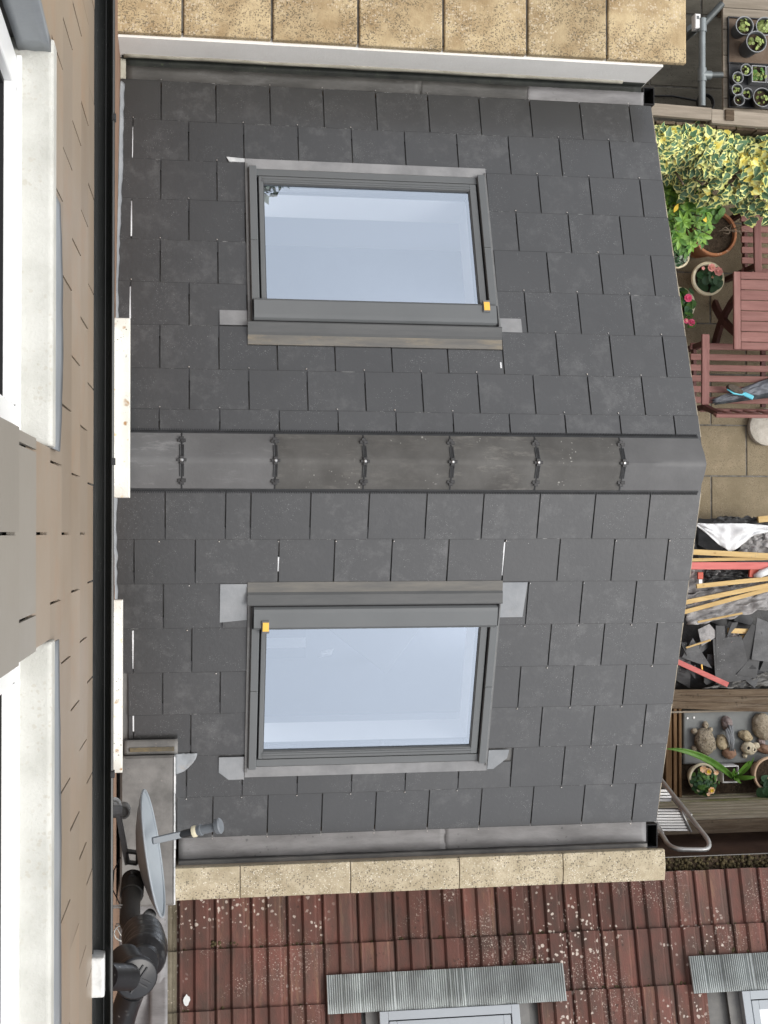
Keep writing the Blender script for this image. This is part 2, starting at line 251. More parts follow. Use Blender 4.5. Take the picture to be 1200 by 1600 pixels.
# ------------------------------------------------------------------ mesh helpers
class MB:
    def __init__(s): s.v = []; s.f = []; s.m = []
    def add(s, vs, fs, mi=0):
        o = len(s.v); s.v += [tuple(x) for x in vs]; s.f += [tuple(i+o for i in f) for f in fs]; s.m += [mi]*len(fs); return s
    def hexa(s, p, mi=0):      # 4 bottom then 4 top (ccw from above)
        return s.add(p, [(3,2,1,0),(4,5,6,7),(0,1,5,4),(1,2,6,5),(2,3,7,6),(3,0,4,7)], mi)
    def box(s, x0, x1, y0, y1, z0, z1, mi=0):
        x0, x1 = min(x0,x1), max(x0,x1); y0, y1 = min(y0,y1), max(y0,y1); z0, z1 = min(z0,z1), max(z0,z1)
        return s.hexa([(x0,y0,z0),(x1,y0,z0),(x1,y1,z0),(x0,y1,z0),(x0,y0,z1),(x1,y0,z1),(x1,y1,z1),(x0,y1,z1)], mi)
    def cbox(s, x0, x1, y0, y1, z0, z1, c=.004, mi=0):   # box with chamfered top edges
        x0, x1 = min(x0,x1), max(x0,x1); y0, y1 = min(y0,y1), max(y0,y1); z0, z1 = min(z0,z1), max(z0,z1)
        L = [[(x0,y0,z0),(x1,y0,z0),(x1,y1,z0),(x0,y1,z0)],[(x0,y0,z1-c),(x1,y0,z1-c),(x1,y1,z1-c),(x0,y1,z1-c)],[(x0+c,y0+c,z1),(x1-c,y0+c,z1),(x1-c,y1-c,z1),(x0+c,y1-c,z1)]]
        vs = sum(L, []); fs = [(3,2,1,0),(8,9,10,11)]
        for k in (0, 4):
            for i in range(4): j = (i+1) % 4; fs.append((k+i,k+j,k+4+j,k+4+i))
        return s.add(vs, fs, mi)
    def beam(s, a, b, wd, ht, up=(0,0,1), mi=0, tw=0.):   # rectangular bar from a to b
        a = Vector(a); b = Vector(b); d = (b-a).normalized(); up = Vector(up)
        sd_ = d.cross(up).normalized(); u2 = sd_.cross(d).normalized()
        if tw: q = Matrix.Rotation(tw, 3, d); sd_ = q@sd_; u2 = q@u2
        hw, hh = sd_*wd/2, u2*ht/2
        return s.hexa([a-hw-hh, a+hw-hh, b+hw-hh, b-hw-hh, a-hw+hh, a+hw+hh, b+hw+hh, b-hw+hh], mi)
    def tube(s, pts, r, n=10, mi=0, cap=True):
        pts = [Vector(p) for p in pts]; rs = r if isinstance(r, (list, tuple)) else [r]*len(pts)
        rings = []; prev = None
        for i, p in enumerate(pts):
            d = (pts[min(i+1, len(pts)-1)]-pts[max(i-1, 0)]).normalized()
            if prev is None:
                a = d.orthogonal().normalized()
            else:
                a = (prev - d*prev.dot(d)).normalized()
            prev = a; b = d.cross(a)
            rings.append([p + (a*math.cos(t)+b*math.sin(t))*rs[i] for t in [2*math.pi*k/n for k in range(n)]])
        vs = sum(rings, []); fs = []
        for i in range(len(pts)-1):
            for k in range(n): fs.append((i*n+k, i*n+(k+1) % n, (i+1)*n+(k+1) % n, (i+1)*n+k))
        if cap: fs.append(tuple(range(n-1, -1, -1))); fs.append(tuple(range((len(pts)-1)*n, len(pts)*n)))
        return s.add(vs, fs, mi)
    def lathe(s, prof, c=(0,0,0), n=24, mi=0, axis=None, capb=True, capt=False):   # prof: (radius, height)
        c = Vector(c); q = Vector((0,0,1)).rotation_difference(Vector(axis).normalized()).to_matrix() if axis else Matrix.Identity(3)
        vs = []; fs = []
        for r, h in prof:
            for k in range(n): t = 2*math.pi*k/n; vs.append(c + q@Vector((r*math.cos(t), r*math.sin(t), h)))
        for i in range(len(prof)-1):
            for k in range(n): fs.append((i*n+k, i*n+(k+1) % n, (i+1)*n+(k+1) % n, (i+1)*n+k))
        if capb: fs.append(tuple(range(n-1, -1, -1)))
        if capt: fs.append(tuple(range((len(prof)-1)*n, len(prof)*n)))
        return s.add(vs, fs, mi)
    def grid(s, fn, nu, nv, mi=0, thick=None):      # fn(a,b) -> point, a,b in 0..1; thick: offset vector for a back side
        vs = [Vector(fn(i/nu, j/nv)) for j in range(nv+1) for i in range(nu+1)]
        fs = [(j*(nu+1)+i, j*(nu+1)+i+1, (j+1)*(nu+1)+i+1, (j+1)*(nu+1)+i) for j in range(nv) for i in range(nu)]
        if thick:
            N = len(vs); t = Vector(thick); vs += [v-t for v in vs]; fs += [tuple(N+i for i in reversed(f)) for f in fs]
            ed = [(i, i+1) for i in range(nu)] + [((nu)+j*(nu+1), nu+(j+1)*(nu+1)) for j in range(nv)] + [(nv*(nu+1)+i+1, nv*(nu+1)+i) for i in range(nu)] + [((j+1)*(nu+1), j*(nu+1)) for j in range(nv)]
            fs += [(b, a, a+N, b+N) for a, b in ed]
        return s.add(vs, fs, mi)
    def prism(s, poly, z0, z1, mi=0):     # polygon in xy (ccw) extruded
        n = len(poly); vs = [(x,y,z0) for x,y in poly]+[(x,y,z1) for x,y in poly]
        return s.add(vs, [tuple(range(n-1,-1,-1)), tuple(range(n,2*n))]+[(i,(i+1) % n,n+(i+1) % n,n+i) for i in range(n)], mi)
    def mesh(s, name, mats, smooth=False):
        me = bpy.data.meshes.new(name); me.from_pydata(s.v, [], s.f)
        for mm in (mats if isinstance(mats, (list, tuple)) else [mats]): me.materials.append(MATS[mm])
        me.polygons.foreach_set('material_index', s.m)
        if smooth: me.polygons.foreach_set('use_smooth', [True]*len(s.f))
        me.update(); return me
    def build(s, name, mats, parent=None, smooth=False, bevel=0, angle=None):
        o = link(name, s.mesh(name, mats, smooth), parent)
        if bevel: b = o.modifiers.new('bevel', 'BEVEL'); b.width = bevel; b.segments = 2; b.limit_method = 'ANGLE'
        if smooth and angle: o.data.set_sharp_from_angle(angle=rad(angle))
        return o
def link(name, me, parent=None):
    o = bpy.data.objects.new(name, me); COL.objects.link(o)
    if parent is not None: o.parent = parent
    return o
def tag(o, label=None, cat=None, group=None, kind=None):
    if label: o['label'] = label
    if cat: o['category'] = cat
    if group: o['group'] = group
    if kind: o['kind'] = kind
    return o
def thing(name, label, cat, group=None):
    return tag(link(name, None), label, cat, group)
def nz(p, s=1., seed=0): return mnoise.noise(Vector((p[0]*s+seed*7.3, p[1]*s-seed*3.1, p[2]*s+seed)))
U = random.uniform

# ================================================================== SETTING
g = MB().box(-40, 60, -50, 50, -.3, -.02); tag(g.build('ground', 'soil_ground'), kind='structure')
# flagstone patio
patio = MB().box(3.05, 7.2, -2.2, 2.5, -.02, -.008).build('patio', 'mortar'); tag(patio, kind='structure')
yl = [.104+.421*k for k in range(-6, 7)]
for j in range(len(yl)-1):
    off = 4.998 if (j-6) % 2 == 0 else 4.690
    k = -4
    while True:
        x0 = off+.6*k; x1 = x0+.6; k += 1
        if x1 < 3.1: continue
        if x0 > 7: break
        a = MB().cbox(max(x0,3.06)+.006, x1-.006, yl[j]+.006, yl[j+1]-.006, -.02, U(-.001,.003), .004).build('flagstone', 'paving' if yl[j] < .9 else 'paving', patio)
        a.rotation_euler = (0, 0, 0)
# the neighbour's yard, dark boards of paving
yard = MB().box(3.05, 7.2, 2.7, 6., -.02, -.008).build('yard_paving', 'mortar'); tag(yard, kind='structure')
for i, (x0, x1) in enumerate(((3.06,4.17),(4.18,4.62),(4.63,5.4),(5.41,6.2))):
    for y0, y1 in ((2.72,3.32),(3.33,3.93),(3.94,4.6)):
        MB().cbox(x0, x1-.004, y0, y1-.006, -.02, U(0,.003), .004).build('flagstone', 'paving_dark', yard)

# ================================================================== EXTENSION WITH THE SLATE ROOF
RZ, TH = 3.70, rad(20.1); CT, ST = math.cos(TH), math.sin(TH)
def S(side, x, s, h): return Vector((x, side*(s*CT + ST*h), RZ - s*ST + h*CT))
ROT = {1: Euler((-TH,0,0)), -1: Euler((TH,0,0))}
ext = thing('extension_building', 'single-storey extension with a dark slate gable roof and two roof windows', 'building')
SE = {1: 2.315, -1: 2.19}
WX0, WX1, WS0, WS1 = .702, 2.043, .775, 1.748
XV = 3.11
# masonry: gable and side walls, built to the roof
for y0, y1 in ((-2.0,-1.35),(1.45,2.12)): MB().box(2.80,3.02,y0,y1,0,2.10).build('gable_pier', 'brick', ext)
wl = MB()
wl.add([(3.02,-2.0,2.10),(3.02,2.12,2.10),(3.02,2.12,2.84),(3.02,0,3.60),(3.02,-2.0,2.86),(2.80,-2.0,2.10),(2.80,2.12,2.10),(2.80,2.12,2.84),(2.80,0,3.60),(2.80,-2.0,2.86)],
       [(0,1,2,3,4),(9,8,7,6,5),(0,5,6,1),(1,6,7,2),(2,7,8,3),(3,8,9,4),(4,9,5,0)])
wl.build('gable_wall', 'brick', ext)
for y0, y1 in ((-1.35,-.42),(-.42,.52),(.52,1.45)):      # unseen glazed doors, added to let daylight into the room
    m = MB(); m.box(2.88,2.94,y0+.002,y0+.06,.02,2.09); m.box(2.88,2.94,y1-.06,y1-.002,.02,2.09); m.box(2.88,2.94,y0+.06,y1-.06,.02,.10); m.box(2.88,2.94,y0+.06,y1-.06,2.02,2.09)
    dr = m.build('added_door', 'frame_grey', ext); m = MB(); m.add([(2.91,y0+.06,.10),(2.91,y1-.06,.10),(2.91,y1-.06,2.02),(2.91,y0+.06,2.02)], [(0,1,2,3)]); m.build('pane', 'added_door_glass', dr)
MB().box(.0,2.80,1.92,2.12,0,2.84).build('side_wall', 'brick', ext); MB().box(.0,2.80,-2.0,-1.82,0,2.86).build('side_wall', 'brick', ext)
# inside: floor, lining walls, ceiling slopes
MB().box(.02,2.79,-1.81,1.91,-.01,.06).build('room_floor', 'room_floor', ext)
iw = MB(); [iw.add([(x,-1.78,.06),(x,1.88,.06),(x,1.88,2.35),(x,0,3.02),(x,-1.78,2.38),(x+.02,-1.78,.06),(x+.02,1.88,.06),(x+.02,1.88,2.35),(x+.02,0,3.02),(x+.02,-1.78,2.38)], [(4,3,2,1,0),(5,6,7,8,9),(0,1,6,5),(1,2,7,6),(2,3,8,7),(3,4,9,8),(4,0,5,9)]) for x in (.02,)]; iw.box(.04,2.77,1.885,1.915,.06,2.8); iw.box(.04,2.77,-1.815,-1.79,.06,2.8)
iw.build('room_lining', 'room_wall', ext)
for side in (1, -1):
    # deck with a hole for the window
    d = MB()
    def slab(m, x0, x1, s0, s1, h0, h1, side=side, mi=0):
        P = [S(side,x0,s0,h0), S(side,x1,s0,h0), S(side,x1,s1,h0), S(side,x0,s1,h0), S(side,x0,s0,h1), S(side,x1,s0,h1), S(side,x1,s1,h1), S(side,x0,s1,h1)]
        if side == 1: P = [P[i] for i in (3,2,1,0,7,6,5,4)]; P = [P[i] for i in (0,1,2,3,4,5,6,7)]
        m.hexa(P, mi)
    for (x0,x1,s0,s1) in ((0,WX0+.03,0,SE[side]-.01),(WX1-.03,XV-.012,0,SE[side]-.01),(WX0+.03,WX1-.03,0,WS0+.06),(WX0+.03,WX1-.03,WS1-.03,SE[side]-.01)):
        slab(d, x0, x1, s0, s1, -.14, -.004)
    d.build('roof_deck', 'lead_dark', ext)
    deck = MB(); slab(deck, .0, XV-.012, SE[side]-.03, SE[side]-.006, -.16, .0); deck.build('eaves_board', 'wood_old', ext)
    # white plaster lining of the window shaft
    r = MB(); a0,a1,b0,b1 = WX0+.085, WX1-.095, WS0+.137, WS1-.095
    for (x0,x1,s0,s1) in ((a0-.03,a0,b0-.03,b1+.03),(a1,a1+.03,b0-.03,b1+.03),(a0,a1,b0-.03,b0),(a0,a1,b1,b1+.03)): slab(r, x0, x1, s0, s1, -.30, -.012)
    r.build('window_reveal', 'white_lining', ext)
    c = MB()
    for (x0,x1,s0,s1) in ((.03,a0-.03,0,2.1),(a1+.03,2.79,0,2.1),(a0-.03,a1+.03,0,b0-.03),(a0-.03,a1+.03,b1+.03,2.1)): slab(c, x0, x1, s0, s1, -.30, -.28)
    c.build('ceiling_board', 'room_wall', ext)
# slates
roof_slates = {}
SLM = {}
def slate_mesh(side, wdt, ln):
    k = (side, round(wdt,3), round(ln,3))
    if k not in SLM:
        # local: x across, y up the slope = -s*side ; lower edge at s=0 of the local frame
        t = .006; g = .0028; y0 = 0; y1 = -ln*side      # local y for lower and upper edge
        m = MB(); hl, hu = .0165, .0035
        xs = (-wdt/2+g, wdt/2-g); c = .0012
        lo = sorted(((y0,hl),(y1,hu)), key=lambda q: q[0])
        P = [(xs[0],lo[0][0],lo[0][1]-t),(xs[1],lo[0][0],lo[0][1]-t),(xs[1],lo[1][0],lo[1][1]-t),(xs[0],lo[1][0],lo[1][1]-t),
             (xs[0]+c,lo[0][0]+c,lo[0][1]),(xs[1]-c,lo[0][0]+c,lo[0][1]),(xs[1]-c,lo[1][0]-c,lo[1][1]),(xs[0]+c,lo[1][0]-c,lo[1][1])]
        m.hexa(P)
        # course shadow painted along the top face's lower edge, with pale chips
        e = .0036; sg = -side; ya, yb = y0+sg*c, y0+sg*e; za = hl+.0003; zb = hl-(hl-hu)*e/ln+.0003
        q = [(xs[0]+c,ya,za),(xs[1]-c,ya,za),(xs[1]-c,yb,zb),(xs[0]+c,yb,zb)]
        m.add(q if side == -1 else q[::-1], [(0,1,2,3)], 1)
        SLM[k] = m.mesh('slate', ['slate', 'slate_edge_shade'])
    return SLM[k]
def put_slate(side, x0, x1, s0, s1):
    up = s0-.065
    if x1-x0 < .02: return
    if x1 > WX0 and x0 < WX1 and up < WS1+.02 and s1 > WS1+.03: up = WS1+.02
    ln = s1-up
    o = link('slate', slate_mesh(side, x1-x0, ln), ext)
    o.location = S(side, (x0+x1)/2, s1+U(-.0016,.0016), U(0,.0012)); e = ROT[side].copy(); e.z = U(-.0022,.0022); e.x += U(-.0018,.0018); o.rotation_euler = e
P_ = .3045
def seq(a, start=0., end=XV):
    xs = [start]; x = a
    while x < end-.02:
        if x > start+.015: xs.append(x)
        x += P_
    return xs+[end]
A_, B_ = .2265, .0735
rowsT = [(0.09,.28,A_),(.28,.51,B_),(.51,.765,A_),(.765,1.02,B_),(1.02,1.28,A_),(1.28,1.535,B_),(1.535,1.79,A_),(1.79,2.05,B_),(2.05,2.315,A_)]
rowsB = [(0.09,.42,'r1'),(.42,.665,'r2'),(.665,.918,(.247,2.198)),(.918,1.172,(.090,2.349)),(1.172,1.422,(.243,2.199)),(1.422,1.676,(.088,2.346)),(1.676,1.932,(.255,2.198)),(1.932,2.19,(.234,2.343))]
for s0, s1, a in rowsT:
    xs = seq(a)
    for x0, x1 in zip(xs, xs[1:]):
        if s0 >= WS0-.02 and s1 <= WS1+.06:
            if x0 < WX0-.004: put_slate(1, x0, min(x1, WX0-.004), s0, s1)
            if x1 > WX1+.004: put_slate(1, max(x0, WX1+.004), x1, s0, s1)
        else: put_slate(1, x0, x1, s0, s1)
for s0, s1, a in rowsB:
    if a == 'r1': xs = [0,.257,.562,.690]+seq(.998)[1:]
    elif a == 'r2': xs = [0,.098,.410,.841]+[x for x in seq(1.133) if x > 1]
    else:
        st = .0 if s1 < 1.3 else .06
        if s0 > 1.6: st = .30 if s0 < 1.9 else .318
        xs = [x for x in seq(a[0], st) if x < .72]+[x for x in seq(a[1]-P_*5, 0.) if x > .86]
        if s0 > 1.6: xs = [x for x in seq(a[1]-P_*7, st) ]
    for x0, x1 in zip(xs, xs[1:]):
        if s0 >= WS0-.12 and s1 <= WS1-.02:
            if x0 < WX0-.004: put_slate(-1, x0, min(x1, WX0-.004), s0, s1)
            if x1 > WX1+.004: put_slate(-1, max(x0, WX1+.004), x1, s0, s1)
        else: put_slate(-1, x0, x1, s0, s1)
for side in (1, -1):      # pale mortar line at the gable verge, cut where courses step
    s_ = .16
    while s_ < SE[side]-.02:
        e_ = min(s_+U(.18,.30), SE[side]-.01); m = MB(); slab(m, XV-.006, XV+.0025+U(-.001,.001), s_, e_-.004, -.02, .004, side); m.build('verge_mortar', 'verge_line', ext); s_ = e_
# rivets at the foot of each slate
rv = MB()
for side, rows in ((1, rowsT), (-1, rowsB)):
    for s0, s1, a in rows:
        aa = a if isinstance(a, float) else (A_ if a == 'r1' else B_ if a == 'r2' else a[1]-P_*6)
        x = aa+P_/2-P_
        for k in range(13):
            xx = x+k*P_ + P_/2
            if not (.05 < xx < 3.05) or (WX0-.05 < xx < WX1+.05 and WS0-.1 < s1 < WS1+.05) or random.random() < .25: continue
            if side == -1 and s1 > 1.5 and xx < .36: continue
            rv.lathe([(.0042,0),(.0035,.002),(.001,.003)], S(side, xx+U(-.003,.003), s1+.012, .012), 6, axis=S(side,0,0,1)-S(side,0,0,0))
tag(rv.build('rivets', 'rivet', ext), kind='stuff')
# white underlay showing in the open joints
for side, x, s0, s1, wd in ((1,.0735,1.30,1.52,.007),(1,.0735,.80,.99,.008),(-1,.090,.93,1.15,.008),(1,2.0375,.55,.66,.008),(-1,2.045,.44,.63,.007),(-1,.088,1.42,1.52,.007),(-1,.841,.52,.60,.008),(1,.0735,1.80,2.0,.004)):
    m = MB(); slab(m, x-wd/2, x+wd/2, s0, s1, .001, .0095, side); m.build('underlay_strip', 'white_sheet', ext)
# ridge: brush strips, tiles and unions
for side in (1, -1):
    b = MB(); slab(b, .0, 3.085, .140, .155, .010, .026, side)
    x = .003
    while x < 3.08:
        slab(b, x, x+.0045, .150, .163, .014, .030, side); x += .0088
    b.build('ridge_brush_strip', 'black_plastic', ext)
RJ = [.02,.339,.808,1.264,1.720,2.175,2.640,3.100]
def ridge_pt(x, a, off=0.):      # a -1..1 across
    s_ = a*.149; rise = .118*(1-abs(a)**1.22) if True else 0
    base = RZ - abs(s_)*ST + .032
    return Vector((x, s_*CT, base + .030*(1-abs(a)**1.6) + off))
for i in range(7):
    x0, x1 = RJ[i]+.004, RJ[i+1]-.004; m = MB(); e = .0
    last = (i == 6)
    def fn(p, q, x0=x0, x1=x1, last=last, i=i):
        a = -1+2*q; x = x0+(x1-x0)*p
        if last and p > .9: x -= .012*abs(a)**3
        return ridge_pt(x, a, .002*nz((x,a,i),3))
    m.grid(fn, 6, 14, thick=(0,0,.014)); o = m.build('ridge_tile', 'ridge_new' if i in (0,1,6) else 'ridge', ext, smooth=True, angle=50)
for x in RJ[1:-1]:
    m = MB()
    for k in range(14):      # two thin rails of the union that follow the profile
        a0, a1 = -1+2*k/14, -1+2*(k+1)/14
        m.beam(ridge_pt(x,a0,-.004), ridge_pt(x,a1,-.004), .010, .006, up=(1,0,0))
        if 2 < k < 11:
            for dx in (-.009, .009): m.beam(ridge_pt(x+dx,a0,.002), ridge_pt(x+dx,a1,.002), .0035, .0045, up=(1,0,0))
    u = m.build('ridge_union', 'black_plastic', ext)
    for a in (-.72, 0, .72):
        q = MB(); c = ridge_pt(x, a, .004)
        dx, dy = (.021,.009) if abs(a) > .1 else (.024,.0075)
        q.cbox(c.x-dx, c.x+dx, c.y-dy, c.y+dy, c.z-.004, c.z+.004, .002)
        q.cbox(c.x-.011, c.x+.011, c.y-.021, c.y+.021, c.z-.004, c.z+.0035, .002); q.build('clamp_plate', 'clip_dark', u)
        if abs(a) < .1: MB().lathe([(.0085,0),(.0085,.004),(.005,.007)], (c.x,c.y,c.z+.004), 10, capt=True).build('bolt', 'bolt', u)
        else: MB().lathe([(.006,0),(.006,.003),(.004,.005)], (c.x,c.y,c.z+.004), 8, capt=True).build('bolt', 'clip_dark', u)

# roof windows
def roof_window(side, label):
    f_ = MB()
    sb = lambda m, x0, x1, s0, s1, h0, h1, mi=0: slab(m, x0, x1, s0, s1, h0, h1, side, mi)
    X0, X1, S0, S1 = WX0, WX1-.004, WS0, WS1
    # outer frame
    sb(f_, X0, X0+.046, S0+.01, S1, -.10, .040); sb(f_, X1-.046, X1, S0+.01, S1, -.10, .040)
    sb(f_, X0+.046, X1-.046, S1-.045, S1-.002, -.10, .028); sb(f_, X0+.046, X1-.046, S0+.02, S0+.06, -.10, .034)
    root = f_.build('roof_window', 'frame_grey', ext, bevel=.003); tag(root, label)
    # sash: stepped rails round the glass
    gx0, gx1, gs0, gs1 = X0+.080, X1-.094, S0+.135, S1-.095
    for x0, x1, s0, s1 in ((X0+.056, gx0, S0+.06, S1-.054), (gx1, X1-.056, S0+.06, S1-.054), (gx0, gx1, gs1, S1-.054), (gx0, gx1, S0+.06, gs0)):
        m = MB(); sb(m, x0, x1, s0, s1, -.08, .036); m.build('sash_rail', 'frame_grey', root, bevel=.003)
    for x0, x1, s0, s1 in ((gx0, gx0+.006, gs0, gs1), (gx1-.006, gx1, gs0, gs1), (gx0+.006, gx1-.006, gs1-.006, gs1)):
        m = MB(); sb(m, x0+.0005, x1-.0005, s0, s1, .018, .0305); m.build('gasket', 'gasket_grey', root)
    # drip mouldings at the foot
    for k, hh in ((0,.041),(1,.039)):
        m = MB(); sb(m, gx0-.004, gx1+.004, gs1+.006+.016*k, gs1+.014+.016*k, .034, hh); m.build('drip_bead', 'frame_grey', root)
    # black gap between frame and sash
    for x0, x1 in ((X0+.0462, X0+.0558), (X1-.0558, X1-.0462)): m = MB(); sb(m, x0, x1, S0+.06, S1-.05, -.05, .012); m.build('frame_gap', 'rubber', root)
    # side cover strips in two lengths
    for x0, x1 in ((X0+.004, X0+.044), (X1-.044, X1-.004)):
        for s0, s1 in ((S0+.132, S0+.50), (S0+.502, S1+.004)):
            m = MB(); sb(m, x0, x1, s0, s1, .041, .050); m.build('cover_strip', 'frame_grey', root, bevel=.0025)
    # ventilation flap / top cover (ridge side)
    m = MB(); q = [(S0+.012,.046),(S0+.020,.062),(S0+.040,.066),(S0+.118,.074),(S0+.134,.062)]
    for (sa, ha), (sb_, hb) in zip(q, q[1:]):
        P = [S(side,X0+.014,sa,.03),S(side,X1-.014,sa,.03),S(side,X1-.014,sb_,.03),S(side,X0+.014,sb_,.03),S(side,X0+.014,sa,ha),S(side,X1-.014,sa,ha),S(side,X1-.014,sb_,hb),S(side,X0+.014,sb_,hb)]
        if side == 1: P = [P[i] for i in (3,2,1,0,7,6,5,4)]
        m.hexa(P)
    m.build('top_cover', 'frame_grey', root)
    m = MB(); sb(m, X0+.004, X0+.0125, S0+.006, S0+.128, .03, .058); sb(m, X1-.0125, X1-.004, S0+.006, S0+.128, .03, .058); sb(m, X0+.014, X1-.014, S0+.002, S0+.0105, .02, .048); m.build('end_cap', 'rubber', root)
    # yellow tag on the cover corner
    tx = X1-.070 if side == 1 else X0+.075
    m = MB(); sb(m, tx-.020, tx+.020, S0+.078, S0+.148, .060, .082); t = m.build('tag_holder', 'bracket_grey', root, bevel=.003)
    m = MB(); sb(m, tx-.015, tx+.017, S0+.084, S0+.134, .0825, .086); m.build('yellow_tag', 'tag_yellow', t)
    # glass
    m = MB(); c = [S(side,gx0,gs0,.020), S(side,gx1,gs0,.020), S(side,gx1,gs1,.020), S(side,gx0,gs1,.020)]
    m.add(c if side == -1 else c[::-1], [(0,1,2,3)]); m.build('pane', 'roof_glass', root)
    # flashing: back gutter, sides, foot apron
    m = MB(); pr = [(S0-.118,.020),(S0-.094,.026),(S0-.066,.030),(S0-.055,.042),(S0-.030,.048),(S0-.006,.056),(S0+.001,.054)]
    for kk, ((sa, ha), (sb_, hb)) in enumerate(zip(pr, pr[1:])):
        P = [S(side,X0-.02,sa,ha-.004),S(side,X1+.012,sa,ha-.004),S(side,X1+.012,sb_,hb-.004),S(side,X0-.02,sb_,hb-.004),S(side,X0-.02,sa,ha),S(side,X1+.012,sa,ha),S(side,X1+.012,sb_,hb),S(side,X0-.02,sb_,hb)]
        if side == 1: P = [P[i] for i in (3,2,1,0,7,6,5,4)]
        m.hexa(P, 0 if kk < 2 else 1)
    m.build('back_flashing', ['flash_dirty', 'flash_dark'], root)
    m = MB(); sb(m, X0-.016, X0-.002, S0-.02, S1+.03, .0, .030); m.build('side_flashing', 'flash_grey', root); m = MB(); sb(m, X1+.002, X1+.010, S0-.02, S1+.03, .0, .030); m.build('side_flashing', 'flash_grey', root)
    m = MB(); sb(m, X0-.016, X1+.012, S1+.002, S1+.066, .016, .0225); m.build('foot_flashing', 'lead_tab', root, bevel=.002)
    def tab(pts, mat=('lead_tab' if side == 1 else 'lead_tab_pale'), h=.0185):
        m = MB(); P = [S(side,x,s,h-.004) for x, s in pts]+[S(side,x,s,h+.001) for x, s in pts]; n = len(pts)
        fs = [tuple(range(n,2*n)), tuple(range(n-1,-1,-1))]+[(i,(i+1) % n,n+(i+1) % n,n+i) for i in range(n)]
        m.add(P, fs); bm = bmesh.new(); me = m.mesh('lead_tab', mat); bm.from_mesh(me); bmesh.ops.recalc_face_normals(bm, faces=bm.faces); bm.to_mesh(me); bm.free(); link('lead_tab', me, root)
    if side == 1:
        tab([(.537,.77),(.684,.77),(.684,.857),(.537,.857)]); tab([(2.053,.764),(2.172,.764),(2.172,.848),(2.053,.848)])
        tab([(.60,1.792),(.69,1.792),(.69,1.815),(.585,1.822)], 'lead_bright')
    else:
        tab([(.540,.667),(.684,.667),(.684,.87),(.540,.884)]); tab([(2.052,.667),(2.189,.667),(2.178,.871),(2.052,.871)])
        tab([(.546,1.687),(.684,1.687),(.684,1.827),(.60,1.827),(.546,1.78)]); tab([(2.055,1.686),(2.174,1.686),(2.165,1.74),(2.09,1.806),(2.055,1.806)])
    return root
roof_window(1, 'grey framed roof window on the slope by the white parapet')
roof_window(-1, 'grey framed roof window on the slope by the satellite dish')

# lead gutters along both eaves
def lead_run(name, x0, x1, prof, mat, joints=(), seed=0):
    m = MB(); n = 40
    def fn(p, q):
        x = x0+(x1-x0)*p; k = q*(len(prof)-1); i = min(int(k), len(prof)-2); t = k-i
        y = prof[i][0]*(1-t)+prof[i+1][0]*t; z = prof[i][1]*(1-t)+prof[i+1][1]*t
        return (x, y+.003*nz((x,y,z),5,seed), z+.004*nz((x,y*3,z),6,seed))
    sgn = 1 if prof[-1][0] > prof[0][0] else -1
    if sgn > 0: m.grid(fn, n, (len(prof)-1)*2)
    else: m.grid(lambda p, q: fn(1-p, q), n, (len(prof)-1)*2)
    o = m.build(name, mat, ext, smooth=True, angle=40); s_ = o.modifiers.new('solid', 'SOLIDIFY'); s_.thickness = .003; s_.offset = -1
    return o
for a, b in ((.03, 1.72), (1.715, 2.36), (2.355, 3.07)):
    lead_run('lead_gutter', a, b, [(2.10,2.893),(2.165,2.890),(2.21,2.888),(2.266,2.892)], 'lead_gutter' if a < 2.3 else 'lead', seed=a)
for a, b in ((.33, 1.86), (1.855, 3.075)):
    lead_run('lead_gutter', a, b, [(-1.95,2.90),(-2.06,2.876),(-2.10,2.868),(-2.20,2.870)], 'lead', seed=a+3)
MB().box(.33,3.07,-2.225,-2.204,2.80,2.905).build('gutter_upstand', 'lead_dark', ext)
for y0, y1 in ((2.205,2.31),(-2.24,-2.10)):      # open black outlet at the gutter ends
    m = MB(); zz = 2.86; a, b = 3.080, 3.150
    m.box(a,a+.006,y0,y1,2.72,zz); m.box(b-.006,b,y0,y1,2.72,zz); m.box(a+.006,b-.006,y0,y0+.006,2.72,zz); m.box(a+.006,b-.006,y1-.006,y1,2.72,zz); m.box(a+.006,b-.006,y0+.006,y1-.006,2.72,2.726)
    m.build('gutter_outlet', 'rubber', ext)
# lead apron where the roof meets the house wall
for side, s0, s1 in ((1,.05,2.28),(-1,.10,1.56)):
    m = MB(); n = 110
    def fn(p, q, side=side, s0=s0, s1=s1):
        s_ = s0+(s1-s0)*p; wv = .007+.012*(.5+.5*nz((s_*3.3,side,0),1.6))+.006*nz((s_*16,side,3),1.3)+.014*max(0,(s_-1.2))/1.1
        return S(side, .002+wv*q, s_, .045-.028*q**1.5+.003*nz((s_*9,q,2),1.5))
    if side == -1: m.grid(fn, n, 4)
    else: m.grid(lambda p, q: fn(1-p, q), n, 4)
    o = m.build('abutment_flashing', 'lead_tab_pale', ext, smooth=True); q = o.modifiers.new('solid', 'SOLIDIFY'); q.thickness = .004
